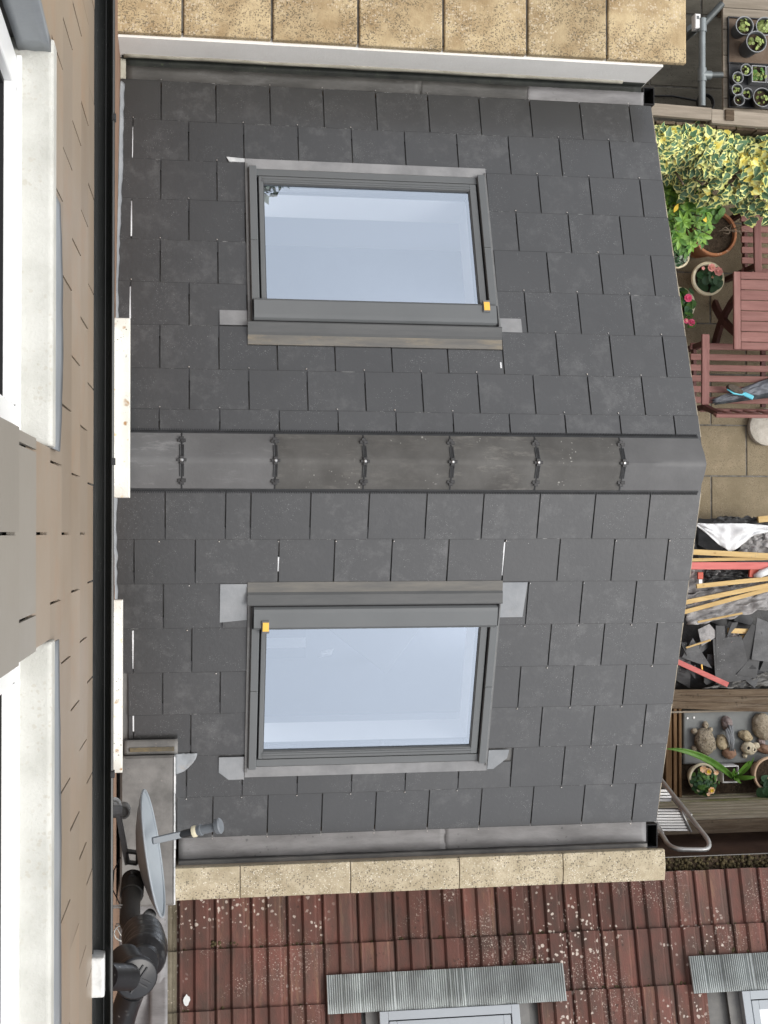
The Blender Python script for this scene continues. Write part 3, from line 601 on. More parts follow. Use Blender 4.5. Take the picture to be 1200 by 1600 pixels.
# lead covered box beside the dish, with the upstand and the stray lead tab
m = MB(); m.cbox(.02,.305,-2.355,-1.555,2.6,3.25,.012); m.build('lead_box_top', 'lead_roof', ext)
m = MB()
for k in range(16):
    y0 = -2.35+.79*k/16; y1 = y0+.79/16-.001; m.box(.303,.312+.004*nz((y0*9,0,0)),y0,y1,2.9,3.252+.003*nz((y0*7,1,0)))
m.build('lead_edge_roll', 'lead_bright', ext)
m = MB()
m.grid(lambda p, q: (.04+.284*p, -1.475-.075*q, 3.206+.012*math.sin(q*3.1)+.012*q+.003*nz((p*6,q*3,0),2)), 14, 6, thick=(0,0,.02)); o = m.build('lead_upstand', 'lead_dark', ext, smooth=True)
m = MB(); m.grid(lambda p, q: (.07+.235*p, -1.512-.022*q, 3.232+.004*math.sin(q*3)), 8, 2, thick=(0,0,.008)); m.build('mastic_bead', 'mastic', ext)
m = MB(); m.grid(lambda p, q: S(-1, .31+.118*p*(1-.25*q*q), 1.655+.125*q*(1-.45*p*p), .022+.006*nz((p*4,q*4,3),1.5)), 8, 8, thick=(0,0,.004)); m.build('lead_tab', 'lead_tab_pale', ext, smooth=True)

# things standing in the room under the lower window (seen through the glass)
tb = thing('dining_table', 'pale square table seen through the lower roof window', 'table')
tb.location = (1.78, -.92, .06); tb.rotation_euler = (0,0,rad(-38))
m = MB(); m.cbox(-.34,.34,-.34,.34,.70,.74,.006); m.build('tabletop', 'room_table', tb)
for sx in (-1,1):
    for sy in (-1,1): MB().box(sx*.30-.025,sx*.30+.025,sy*.30-.025,sy*.30+.025,0,.70).build('leg', 'room_cloth_dark', tb)
mt = thing('striped_rug', 'striped rug seen at the left through the lower roof window', 'rug'); mt.location = (.98,-.98,.062)
for k in range(9): MB().box(-.34,.34,-.36+.08*k,-.36+.08*k+.079,0,.012).build('stripe', 'room_cloth_light' if k % 2 else 'room_cloth_dark', mt)
for (x, y, r, lb, ring) in ((.92,-.97,.11,'pale ring-shaped bowl left of the other on the striped rug',1),(1.27,-.98,.12,'plain round plate right of the ring-shaped bowl on the striped rug',0)):
    m = MB(); m.lathe([(r*.6,0),(r*.95,.03),(r,.05),(r*.93,.05),(r*.72,.018 if ring else .035),(.001,.014 if ring else .034)], (x,y,.078), 28)
    tag(m.build('bowl' if ring else 'plate', 'ceramic', smooth=True), lb, 'bowl' if ring else 'plate')
pa = MB(); pa.grid(lambda p, q: (1.42+.10*p+.02*q, -1.34+.05*q+.02*p, .075+.02*nz((p*3,q*3,1),1.5)), 6, 6, thick=(0,0,.003)); tag(pa.build('crumpled_paper', 'ceramic', smooth=True), 'small crumpled white paper seen through the lower roof window', 'paper')

# ================================================================== WHITE PARAPET WITH SLAB COPING (photo top)
par = thing('rendered_parapet', 'white rendered parapet wall capped with yellow lichened slabs', 'wall')
MB().box(.0,3.068,2.305,2.74,0,3.2215).build('wall', 'render_white', par)
m = MB(); m.grid(lambda p, q: (.01+3.05*p, 2.262+.036*min(1,q*2)+.002*q, 2.880+.068*max(0,q*2-1)+.012*nz((p*7,q,0),1.2)*q), 60, 6, thick=(0,-.003,.004)); m.build('waterproof_strip', 'black_dpc', par, smooth=True)
m = MB(); m.grid(lambda p, q: (.02+2.9*p, 2.293+.007*q, 2.940+.024*q+.012*nz((p*9,q,4),1.3)), 70, 2, thick=(0,-.01,0)); m.build('mortar_line', 'render_base', par, smooth=True)
cx = [-.14,.342,.824,1.298,1.775,2.254,2.720,3.197]
for i in range(7):
    x0, x1 = cx[i]+.006, cx[i+1]-.006
    m = MB(); m.cbox(x0, x1, 2.318+U(-.002,.004), 2.785, 3.223, 3.268+U(-.003,.003), .006); m.build('coping_slab', 'coping_yellow', par, bevel=.004)
MB().box(-.1,3.15,2.345,2.76,3.2235,3.25).build('mortar_bed', 'mortar', par)
m = MB(); m.grid(lambda p, q: (.0+.03*p, 2.18+.12*q, 2.895+.02*(1-p)+.008*nz((p*5,q*5,2),1.5)), 5, 6, thick=(0,0,.06)); m.build('mortar_fillet', 'render_base', par, smooth=True)

# ================================================================== STONE PARAPET (photo bottom)
pb = thing('stone_coped_parapet', 'low parapet with speckled cast stone coping beside red tiles', 'wall')
MB().box(.315,3.06,-2.35,-2.226,0,3.03).build('wall', 'stucco_side', pb)
jx = [.306,.664,1.278,1.898,2.504,3.118]
for i in range(5):
    x0, x1 = jx[i]+(.002 if i else 0), jx[i+1]-.002; y0, y1 = -2.378+U(-.002,.002), -2.203+U(-.002,.002); ym = (y0+y1)/2
    m = MB(); vs = []
    for x in (x0, x1): vs += [(x,y0,3.03),(x,y1,3.03),(x,y1,3.068),(x,ym,3.084),(x,y0,3.068)]
    m.add(vs, [(4,3,2,1,0),(5,6,7,8,9),(0,1,6,5),(1,2,7,6),(2,3,8,7),(3,4,9,8),(4,0,5,9)]); m.build('coping_stone', 'coping_stone', pb, bevel=.003)
for x in jx[1:-1]: MB().box(x-.0019,x+.0019,-2.374,-2.207,3.035,3.064).build('mortar_joint', 'mortar', pb)

# ================================================================== MAIN HOUSE
house = thing('main_house', 'tall house with brown hung slates, white sills and a black gutter', 'building')
FX = .044
MB().box(-6,0,-9,9,0,6.2).build('wall', 'brick_house', house)
# upper storey: backing wall around two window openings
W1, W2 = (-.186,.664), (-.592,-2.1); ZS = 7.66; ZT = 8.95
bk = MB()
bk.box(-6,.02,-9,9,6.2,ZS-.05); bk.box(-6,.02,-9,9,ZT,9.9)
for y0, y1 in ((-9,W2[1]),(W2[0],W1[0]),(W1[1],9)): bk.box(-6,.02,y0,y1,ZS-.05,ZT)
bk.box(-6,-.30,W2[1],W2[0],ZS-.05,ZT); bk.box(-6,-.30,W1[0],W1[1],ZS-.05,ZT)
bk.build('upper_wall', 'lead_dark', house)
zr = [6.115,6.399,6.747-.03,7.041,7.337,7.632,7.925,8.203,8.464,8.75,9.04,9.33,9.62]
HM = {}
def hung(y0, y1, z0, z1, mat='hung_slate'):
    k = (round(y1-y0,3), round(z1-z0,3), mat)
    if k not in HM:
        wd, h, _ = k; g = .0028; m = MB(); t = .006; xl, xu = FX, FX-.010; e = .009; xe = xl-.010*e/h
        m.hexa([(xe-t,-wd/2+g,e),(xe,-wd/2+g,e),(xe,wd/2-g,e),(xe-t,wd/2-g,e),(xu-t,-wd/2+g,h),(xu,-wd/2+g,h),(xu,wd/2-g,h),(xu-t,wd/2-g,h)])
        m.hexa([(xl-t,-wd/2+g,0),(xl-.002,-wd/2+g,0),(xl-.002,wd/2-g,0),(xl-t,wd/2-g,0),(xe-t,-wd/2+g,e),(xe,-wd/2+g,e),(xe,wd/2-g,e),(xe-t,wd/2-g,e)], 1); HM[k] = m.mesh('hung_slate', [k[2], 'hung_edge'])  # second piece: darker band along the lower edge
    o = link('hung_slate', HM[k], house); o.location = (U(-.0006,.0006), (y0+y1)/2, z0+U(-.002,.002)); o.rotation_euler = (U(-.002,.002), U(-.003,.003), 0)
HP = .3075
for i, z0 in enumerate(zr[:-1]):
    z1 = zr[i+1]+.05; off = -.212 if i % 2 == 0 else -.368
    y = off-HP*20
    while y < 3.4:
        a, b = y, y+HP; y += HP
        if b < -4.2: continue
        parts = [(a, b)]
        if z0 > ZS-.2 and z0 < ZT-.05:
            for (w0, w1) in ((W1[0],W1[1]),(W2[1],W2[0])):
                nw = []
                for (p, q) in parts:
                    if q <= w0 or p >= w1: nw.append((p, q)); continue
                    if p < w0: nw.append((p, w0))
                    if q > w1: nw.append((w1, q))
                parts = nw
        for p, q in parts:
            if q-p < .012: continue
            zz1 = z1
            if z0 < ZS-.05 and z1 > ZS-.06 and any(p < w1 and q > w0 for w0, w1 in ((W1[0],W1[1]),(W2[1],W2[0]))): zz1 = ZS-.06
            if zz1-z0 > .02: hung(p, q, z0, zz1, 'hung_slate_grey' if i >= 6 and random.random() < (.55 if i == 6 else .92) else 'hung_slate')
def dormer_window(y0, y1, lead_top):
    s_ = MB(); n = 26
    s_.cbox(-.12,.052,y0,y1,ZS-.05,ZS+.02,.006); sill = s_.build('window_sill', 'sill_white', house, bevel=.004)
    fr = MB(); f0, f1 = y0+.012, y1-(.045 if lead_top else .012)
    for a, b, c, d_ in ((f0,f0+.07,ZS+.02,ZT),(f1-.07,f1,ZS+.02,ZT),(f0+.07,f1-.07,ZS+.02,ZS+.09),(f0+.07,f1-.07,ZT-.07,ZT)): fr.box(-.10,-.022,a,b,c,d_)
    w_ = fr.build('window_frame', 'upvc_white', house, bevel=.004)
    ins = MB()
    for a, b, c, d_ in ((f0+.0705,f0+.08,ZS+.0905,ZT-.071),(f1-.08,f1-.0705,ZS+.0905,ZT-.071),(f0+.08,f1-.08,ZS+.0905,ZS+.10),(f0+.08,f1-.08,ZT-.08,ZT-.071)): ins.box(-.085,-.04,a,b,c,d_)
    ins.build('window_gasket', 'rubber', w_)
    MB().box(-.075,-.055,f0+.08,f1-.08,ZS+.10,ZT-.08).build('window_pane', 'glass_dark', w_)
    bead = MB(); bead.box(-.0215,-.012,f0,f1,ZS+.0205,ZS+.035); bead.build('sill_bead', 'upvc_white', w_)
    return w_
dormer_window(W1[0], W1[1], True); dormer_window(W2[1], W2[0], False)
# lead lined jamb of the nearer window and lead aprons under both sills
m = MB(); m.grid(lambda p, q: (-.02+.066*p, W1[1]-.030-.004*nz((p*4,q*5,0),1.5), ZS+.02+1.25*q), 4, 20, thick=(0,-.025,0)); m.build('lead_jamb', 'lead_apron', house, smooth=True)
for (y0, y1, k0) in ((W1[0]+.0,W1[1]-.30,0),(W2[1],W2[0]-.01,1)):
    m = MB(); m.grid(lambda p, q, y0=y0, y1=y1: (FX+.003+.004*q+.0015*nz((p*8,q,1),1.2), y0+(y1-y0)*p, ZS-.05-(.10+.10*math.sin(p*2.6+.3)+.015*nz((p*9,0,2),1.4))*q), 30, 3, thick=(.004,0,0)); m.build('lead_apron', 'lead_apron', house, smooth=True)
# half round gutter with brackets
def half_round(m, y0, y1, cx_, cz, r, t=.004, n=14):
    for rr, flip in ((r, 0), (r-t, 1)):
        pass
    ring = [(cx_-r*math.cos(math.pi*k/n), cz-r*math.sin(math.pi*k/n)) for k in range(n+1)]+[(cx_+(r-t)*math.cos(math.pi*k/n), cz-(r-t)*math.sin(math.pi*k/n)) for k in range(n+1)]
    N = len(ring); vs = [(x,y0,z) for x, z in ring]+[(x,y1,z) for x, z in ring]
    m.add(vs, [(i,(i+1) % N,N+(i+1) % N,N+i) for i in range(N)])
m = MB(); half_round(m, -2.35, 4.2, .046, 6.10, .058); m.build('gutter', 'black_gutter', house, smooth=True, angle=50)
m = MB(); m.tube([(.1035,-2.35,6.10),(.1035,4.2,6.10)], .0055, 6); m.box(.040,.046,-2.35,4.2,6.07,6.093); m.tube([(.078,-2.35,6.055),(.078,4.2,6.055)], .003, 5); m.build('gutter_lip', 'black_gutter', house)
for u, v in ((176,183),(176,721),(174,1210)):
    p = at(u, v, 6.105); MB().cbox(.098,.1125,p.y-.011,p.y+.011,6.085,6.112,.003).build('gutter_bracket', 'black_plastic', house)
MB().box(.0,.018,-2.35,4.2,5.95,6.10).build('fascia', 'black_gutter', house)
# white painted sills of the two windows below, with the windows themselves
for y0, y1, xf, mat in ((-.192,.690,.087,'sill_lichen'),(-1.535,-.692,.054,'sill_lichen')):
    s_ = MB(); s_.cbox(-.05, xf, y0, y1, 3.785, 3.852, .004); s_.build('stone_sill', mat, house, bevel=.003)
    fr = MB()
    for a, b, c, d_ in ((y0+.06,y0+.12,3.852,5.2),(y1-.12,y1-.06,3.852,5.2),(y0+.12,y1-.12,3.852,3.92),(y0+.12,y1-.12,5.13,5.2)): fr.box(.001,.010,a,b,c,d_)
    w_ = fr.build('lower_window_frame', 'upvc_white', house); MB().box(.0008,.004,y0+.12,y1-.12,3.92,5.13).build('lower_window_pane', 'glass_dark', w_)

# ================================================================== RED TILED NEIGHBOUR (photo bottom)
nb = thing('red_tiled_neighbour', 'neighbouring low building with lichened red concrete roof tiles', 'building')
YE, ZE, TR = -2.500, 2.45, rad(20); CR, SR = math.cos(TR), math.sin(TR)
def N(x, s, h): return Vector((x, YE-s*CR+h*SR, ZE+s*SR+h*CR))      # s runs up the slope
MB().box(.26,7.5,-7.5,-2.66,0,2.40).build('wall', 'wood_dark', nb)
m = MB(); P = [N(.25,0,-.06),N(7.6,0,-.06),N(7.6,4.6,-.06),N(.25,4.6,-.06),N(.25,0,-.012),N(7.6,0,-.012),N(7.6,4.6,-.012),N(.25,4.6,-.012)]; m.hexa([P[i] for i in (3,2,1,0,7,6,5,4)]); m.build('roof_deck', 'lead_dark', nb)
TP, TG = .2125, .335
prof = [(0,.0),(.009,.0),(.012,.018),(.019,.024),(.027,.015),(.034,.004),(.094,.004),(.101,.015),(.108,.023),(.172,.023),(.184,.014),(.194,.016),(.199,.006),(.2125,.006)]
def tile_mesh(ln, xa=0, xb=TP):
    pr = [p for p in prof if xa <= p[0] <= xb]; m = MB(); n = len(pr); vs = []
    for s_, h in ((0,.030),(ln*.5,.017),(ln,.004)):
        vs += [(x, -s_*1.0, z+h) for x, z in pr]
    fs = []
    for k in range(2):
        for i in range(n-1): fs.append((k*n+i, (k+1)*n+i, (k+1)*n+i+1, k*n+i+1)[::-1] if False else (k*n+i, k*n+i+1, (k+1)*n+i+1, (k+1)*n+i)[::-1])
    m.add(vs, fs)
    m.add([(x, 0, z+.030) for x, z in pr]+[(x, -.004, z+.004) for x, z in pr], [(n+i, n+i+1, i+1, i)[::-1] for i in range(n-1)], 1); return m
TMS = {}
XT0 = .110
def put_tile(i, r, ln=TG+.03, xa=0, xb=TP, cut=0., mat='red_tile'):
    k = (round(ln,3), xa, xb, mat)
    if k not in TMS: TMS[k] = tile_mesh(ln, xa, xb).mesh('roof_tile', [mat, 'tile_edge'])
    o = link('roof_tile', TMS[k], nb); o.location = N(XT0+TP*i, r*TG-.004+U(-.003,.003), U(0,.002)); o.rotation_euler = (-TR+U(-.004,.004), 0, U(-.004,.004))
RW = ((1.486,2.322),(3.712,4.55))
S_AP0 = .505; S_AP1 = .66
for r in range(0, 10):
    s0 = r*TG
    for i in range(0, 30):
        x0 = XT0+TP*i; x1 = x0+TP
        if r > 4 and i > 24: continue
        skip = False; a, b = 0, TP
        ln = TG+.03
        if 2 <= r <= 4:
            for (w0, w1) in RW:
                if x1 > w0-.10 and x0 < w1+.09:
                    if x0 < w0-.06 and x1 <= w0+.0: pass
                    elif x0 >= w1+.0: pass
                    else: skip = True
        if not skip: put_tile(i, r, ln, mat='tile_weathered' if (i == 0) else 'red_tile')
# the left-hand lead soaker and moss in the tile joints
m = MB(); m.grid(lambda p, q: (.17+.10*p, -2.42-1.2*q, 2.60+.42*q+.02*p+.006*nz((p*4,q*12,0),1.5)), 5, 20, thick=(0,0,.01)); m.build('side_flashing', 'lead', nb, smooth=True)
ms = MB()
for k in range(230):
    r = random.choice((1,1,1,2,2,2,3)); x = U(.3,4.6); s_ = r*TG-.010+U(-.006,.002); c = N(x, s_, .010)
    for q in range(3):
        cc = c+Vector((U(-.012,.012),U(-.005,.005),U(-.002,.004))); rr = U(.005,.011); ms.lathe([(rr*.6,-rr*.5),(rr,0),(rr*.6,rr*.5)], cc, 6, capt=True)
tag(ms.build('joint_moss', 'moss', nb), kind='stuff')
for x, s_ in ((.55,.30),(.66,.305),(1.34,.49),(1.80,.485),(2.17,.49),(2.35,.48),(2.46,.485),(3.5,.485),(3.66,.49),(3.72,.48),(3.83,.485)):
    mo = MB(); 
    for q in range(7):
        c = N(x+U(-.025,.025), s_+U(-.012,.012), .02+U(0,.006)); rr = U(.008,.016); mo.lathe([(rr*.5,-rr*.6),(rr,-rr*.1),(rr*.7,rr*.4),(.001,rr*.6)], c, 7)
    tag(mo.build('moss_clump', 'moss', nb, smooth=True))
m = MB(); pc = N(.375, .80, .062); pts_ = []
for k in range(12): a_ = 6.283*k/12; q_ = 1+.35*nz((math.cos(a_)*2,math.sin(a_)*2,5)); q_ = 1+.9*nz((math.cos(a_)*1.6,math.sin(a_)*1.6,5),1.4); pts_.append(N(.378+.017*q_*math.cos(a_), .60+.030*q_*math.sin(a_), .0405))
m.add(pts_, [tuple(range(12))]); m.build('paint_splash', 'white_dirty', nb)
# pleated lead aprons and the two grey roof windows
for wi, (w0, w1) in enumerate(RW):
    a0, a1 = w0-.30, w1+.295
    m = MB(); npl = int((a1-a0)/.0132)
    def fn(p, q, a0=a0, a1=a1, npl=npl):
        k = p*npl*4; x = a0+(a1-a0)*p; tri = (k % 4); hh = .0055*(1 if tri in (1,2) else -1) if True else 0
        return N(x, S_AP0+(.72-S_AP0)*q, .060+hh*(1-.6*max(0,(q-.75)*4))+.007*math.sin(x*29.5)+.010*q)
    n = npl*4; vs = []; 
    for j in range(4):
        for i in range(n+1): vs.append(fn(i/n, j/3))
    fs = [(j*(n+1)+i, j*(n+1)+i+1, (j+1)*(n+1)+i+1, (j+1)*(n+1)+i) for j in range(3) for i in range(n)]
    m.add(vs, [f[::-1] for f in fs] if False else fs); me = m.mesh('pleated_apron', 'pleat_lead')
    bm = bmesh.new(); bm.from_mesh(me); bmesh.ops.recalc_face_normals(bm, faces=bm.faces); bm.to_mesh(me); bm.free()
    o = link('pleated_apron', me, nb); so_ = o.modifiers.new('solid','SOLIDIFY'); so_.thickness = .002
    def nslab(m, x0, x1, s0, s1, h0, h1):
        P = [N(x0,s0,h0),N(x1,s0,h0),N(x1,s1,h0),N(x0,s1,h0),N(x0,s0,h1),N(x1,s0,h1),N(x1,s1,h1),N(x0,s1,h1)]; m.hexa([P[i] for i in (3,2,1,0,7,6,5,4)])
    m = MB(); S0 = .722; S1 = 1.70
    for x0, x1, s0, s1 in ((w0,w0+.05,S0,S1),(w1-.05,w1,S0,S1),(w0+.05,w1-.05,S0,S0+.05),(w0+.05,w1-.05,S1-.05,S1)): nslab(m, x0, x1, s0, s1, -.05, .085)
    rwn = m.build('roof_window', 'neigh_frame', nb, bevel=.003); tag(rwn, 'partly seen grey roof window left of the other in the red tiles' if wi == 0 else 'partly seen grey roof window at the right in the red tiles')
    for x0, x1, s0, s1, h in ((w0+.056,w0+.10,S0+.056,S1-.06,.080),(w1-.10,w1-.056,S0+.056,S1-.06,.080),(w0+.10,w1-.10,S0+.056,S0+.11,.080),(w0+.10,w1-.10,S1-.11,S1-.06,.080)):
        m = MB(); nslab(m, x0, x1, s0, s1, -.04, h); m.build('sash_rail', 'neigh_frame', rwn, bevel=.003)
    m = MB(); nslab(m, w0+.05, w1-.05, S0+.05, S0+.0555, -.03, .06); nslab(m, w0+.0505, w0+.0555, S0+.0555, S1-.05, -.03, .06); nslab(m, w1-.0555, w1-.0505, S0+.0555, S1-.05, -.03, .06); m.build('frame_gap', 'rubber', rwn)
    m = MB(); nslab(m, w0+.10, w1-.10, S0+.11, S1-.11, .045, .060); m.build('pane', 'room_cloth_light', rwn)
    m = MB(); nslab(m, w0-.075, w0-.002, S0-.02, S1, .02, .032); nslab(m, w1+.002, w1+.07, S0-.02, S1, .02, .032); nslab(m, w0-.07, w1+.07, S0-.026, S0-.002, .034, .046); m.build('side_flashing', 'lead_dark', rwn)
# mossy gutter along the eave, seen beyond the coping
m = MB(); yg = -2.462
n = 12; r = .052; ring = [(yg-r*math.cos(math.pi*k/n), 2.42-r*math.sin(math.pi*k/n)) for k in range(n+1)]+[(yg+(r-.004)*math.cos(math.pi*k/n), 2.42-(r-.004)*math.sin(math.pi*k/n)) for k in range(n+1)]
NN = len(ring); m.add([(3.125,y,z) for y, z in ring]+[(7.5,y,z) for y, z in ring], [(NN+i,NN+(i+1) % NN,(i+1) % NN,i) for i in range(NN)]); m.build('eaves_gutter', 'lead_dark', nb, smooth=True, angle=50)
mg = MB()
for k in range(420):
    x = U(3.13,4.6); y = yg+U(-.038,.040); rr = U(.006,.015); c = Vector((x,y,2.405+U(-.012,.010)))
    mg.lathe([(rr*.6,-rr*.6),(rr,0),(rr*.6,rr*.5),(.001,rr*.7)], c, 6)
tag(mg.build('gutter_moss', 'moss', nb, smooth=True), kind='stuff')
MB().box(3.1,4.9,yg-.046,yg+.046,2.372,2.398).build('gutter_silt', 'soil', nb)

# ================================================================== SATELLITE DISH, PIPES, CABLE ON THE HOUSE WALL
dish = thing('satellite_dish', 'grey satellite dish seen edge-on at the house wall', 'satellite dish')
pa_, pb_ = at(222,1240,4.52), at(256,1424,4.46); dc = (pa_+pb_)/2; ax = Vector((.962,.19,.055)).normalized()
wdir = (pb_-pa_).normalized(); ax = (ax-wdir*ax.dot(wdir)).normalized(); hdir = ax.cross(wdir); R0 = (pb_-pa_).length/2
m = MB(); 
def dfn(rr, t, back): 
    p = dc+wdir*(R0*rr*math.cos(t))+hdir*(R0*1.08*rr*math.sin(t))
    return p - ax*(.062*(1-rr*rr)+(.005 if back else 0))
vs = []; fs = []; n = 40; rs = [.02,.25,.5,.75,.93,1.0]
for back in (0,1):
    for rr in rs:
        for k in range(n): vs.append(dfn(rr, 2*math.pi*k/n, back))
K = len(rs)
for b_ in (0,1):
    o_ = b_*K*n
    for i in range(K-1):
        for k in range(n):
            q = (o_+i*n+k, o_+i*n+(k+1) % n, o_+(i+1)*n+(k+1) % n, o_+(i+1)*n+k); fs.append(q if b_ else q[::-1])
for k in range(n): fs.append(((K-1)*n+k, (K-1)*n+(k+1) % n, K*n+(K-1)*n+(k+1) % n, K*n+(K-1)*n+k))
fs.append(tuple(range(n))); fs.append(tuple(K*n+k for k in range(n-1,-1,-1)))
m.add(vs, fs); o = m.build('reflector', 'dish_grey', dish, smooth=True, angle=40)
rim = MB(); rim.tube([dfn(1.0, 2*math.pi*k/48, 0)+ax*.001 for k in range(49)], .0055, 6, cap=False); rim.build('rim', 'dish_grey', dish, smooth=True)
a = at(238,1314,4.40); b = at(282,1304,4.36); lb = at(336,1292,4.42)
MB().beam(a, b, .030, .022).build('feed_arm', 'lnb_grey', dish, bevel=.003)
d_ = (lb-b).normalized(); m = MB(); m.lathe([(.014,0),(.018,.02),(.018,.06)], b, 14, axis=d_, capt=True); m.build('holder', 'black_plastic', dish, smooth=True, angle=40)
m = MB(); m.lathe([(.026,0),(.027,.012),(.022,.02)], b+d_*.062, 14, axis=d_, capt=True); m.build('collar', 'cream_plastic', dish, smooth=True, angle=40)
m = MB(); m.lathe([(.022,0),(.022,.012),(.026,.013),(.026,.022),(.021,.023),(.021,.09),(.034,.093),(.036,.112),(.030,.118)], b+d_*.083, 18, axis=d_, capt=True); m.build('feed_horn', 'lnb_grey', dish, smooth=True, angle=40)
p1, p2 = at(184,1268,4.45), at(199,1348,4.40); m = MB(); m.beam(p1, p2, .022, .05); br = m.build('bracket_arm', 'bracket_grey', dish, bevel=.002)
m = MB(); q1, q2 = at(199,1330,4.42), at(214,1332,4.42); q3, q4 = at(199,1347,4.42), at(214,1349,4.42)
for A, B in ((q1,q2),(q3,q4),(q1,q3),(q2,q4)): m.beam(A, B, .010, .05)
m.build('clamp', 'black_plastic', dish)
m = MB(); m.tube([(0,p1.y,4.45),(p1.x+.02,p1.y,4.45)], .028, 14); m.build('wall_mount', 'bracket_grey', dish)
for u, v in ((225,1308),(229,1331),(238,1320)):
    p = at(u, v, 4.45); 
for t, rr in ((-.25,.28),(.2,.30)):
    p = dfn(.30, t+math.pi*.5, 0); MB().lathe([(.006,0),(.004,.004)], p, 8, axis=ax, capt=True).build('screw', 'black_plastic', dish)
lamp = thing('round_wall_fitting', 'small round grey fitting with concentric rings beside the dish bracket', 'wall fitting')
c = at(178,1259,4.3); m = MB(); m.lathe([(.030,-.05),(.034,-.02),(.034,0),(.026,.002),(.024,-.006),(.016,-.006),(.014,0),(.006,0),(.004,-.004)], c, 24, capt=True); m.build('cap', 'white_dirty', lamp, smooth=True, angle=40)
c2 = at(192,1269,4.1); m = MB(); m.lathe([(.034,-.08),(.034,0),(.026,.0),(.025,-.01)], c2, 20, capt=True); m.build('spigot', 'lead_dark', lamp, smooth=True, angle=40)

sp = thing('black_soil_pipe', 'black capped soil pipe with ribbed connector beside the gutter end', 'pipe')
T0 = at(212,1527,5.70)
pe = at(166,1526,5.85)
m = MB(); m.tube([pe, (pe+T0)/2, at(203,1527,5.74)], [.046,.046,.046], 20); m.build('branch', 'pipe_black', sp, smooth=True, angle=40)
axc = Vector((.28,-.10,1)).normalized()
m = MB(); m.lathe([(.060,-.16),(.060,-.035),(.068,-.034),(.070,-.010),(.077,-.009),(.077,.008),(.073,.013),(.069,.015)], T0, 28, axis=axc, capt=True); m.build('tee', 'pipe_black', sp, smooth=True, angle=35)
q_ = Vector((0,0,1)).rotation_difference(axc).to_matrix()
for k, ang in enumerate((20, 110)):
    m = MB(); dd = q_@Vector((math.cos(rad(ang+35)),math.sin(rad(ang+35)),0)); ss = axc.cross(dd)
    for s_ in (-.009,.009): m.beam(T0+axc*.017-dd*.052+ss*s_, T0+axc*.017+dd*.052+ss*s_, .0055, .006, up=axc)
    m.build('cap_rib', 'pipe_black', sp)
f0, f1, f2, f3 = at(222,1505,5.52), at(228,1482,5.30), at(222,1458,5.05), at(209,1430,4.80)
cv = [f0, f0.lerp(f1,.35), f0.lerp(f1,.7), f1, f1.lerp(f2,.33), f1.lerp(f2,.66), f2]
pts = []; rr = []
for i in range(len(cv)-1):
    for t in (0,.25,.5,.75): pts.append(cv[i].lerp(cv[i+1], t)); rr.append((.060 if i < 1 else .078)+(.006 if t in (.25,.5) and i >= 1 else 0))
m = MB(); m.tube(pts, rr, 24); m.build('ribbed_connector', 'pipe_black', sp, smooth=True, angle=60)
m = MB(); m.tube([at(216,1462,5.0), at(203,1440,4.85), at(204,1412,4.70), at(207,1384,4.55)], [.046,.043,.041,.041], 20); m.tube([at(206,1398,4.62), at(208,1374,4.5)], .050, 20); m.build('lower_pipe', 'pipe_grime', sp, smooth=True, angle=40)
m = MB(); m.lathe([(.024,0),(.026,.03),(.018,.05)], at(207,1368,4.52), 14, capt=True); m.build('vent_cap', 'pipe_black', sp, smooth=True, angle=40)
m = MB(); m.tube([at(206,1548,5.55), at(196,1575,5.5), at(186,1612,5.42), at(180,1660,5.3)], .048, 18); m.build('drop_pipe', 'pipe_black', sp, smooth=True, angle=40)
cb = MB(); c1, c2 = at(140,1497,6.13), at(163,1558,6.13); cb.cbox(c1.x,c2.x,c2.y,c1.y,6.02,6.14,.006); tag(cb.build('gutter_end_block', 'white_dirty', bevel=.006), 'dirty white block at the end of the black gutter', 'block')
m = MB(); c1 = at(230,1432,4.6); m.tube([at(222,1442,4.55), at(236,1428,4.6)], .026, 14); tag(m.build('pipe_stub', 'bracket_grey', smooth=True), 'short grey pipe stub behind the lower rim of the dish', 'pipe')
m = MB(); z = 4.75; ctr = at(190,1436,z)
for (cu, cv_, ra, rb, t0, t1, dz) in ((178,1432,26,17,-1.9,1.3,0),(176,1431,22,13,-2.0,1.6,.02),(188,1458,16,13,-3.2,3.2,.03),(176,1423,25,9,-1.4,1.2,.01)):
    m.tube([at(cu+6+ra*math.cos(t), cv_+rb*math.sin(t), z+dz) for t in [t0+(t1-t0)*k/18 for k in range(19)]], .0036, 5)
m.tube([at(180,1446,z+.02), at(188,1460,z+.02), at(196,1472,z+.02)], .0028, 5)
m.tube([at(178,1492,z), at(195,1490,z), at(213,1480,z+.3)], .003, 5)
tag(m.build('cable_coil', 'cable_white', smooth=True), 'loose coil of thin white cable beside the soil pipe', 'cable')
m = MB(); m.tube([at(188,1340,4.4), at(178,1360,4.35), at(176,1390,4.4), at(187,1412,4.5)], .003, 5); tag(m.build('thin_cable', 'black_plastic', smooth=True), 'thin black cable hanging below the dish bracket', 'cable')
# low lean-to roof strip under the pipes
m = MB(); m.grid(lambda p, q: (.0+.26*p, -2.36-1.2*q, 2.78+.02*nz((p*3,q*8,1),1.3)), 6, 20, thick=(0,0,.3)); tag(m.build('lead_valley', 'lead', smooth=True), 'pale lead lined valley between the house wall and the red tiles', 'flashing')
m = MB(); P = at(178,1580,4.0)
MB_ = m

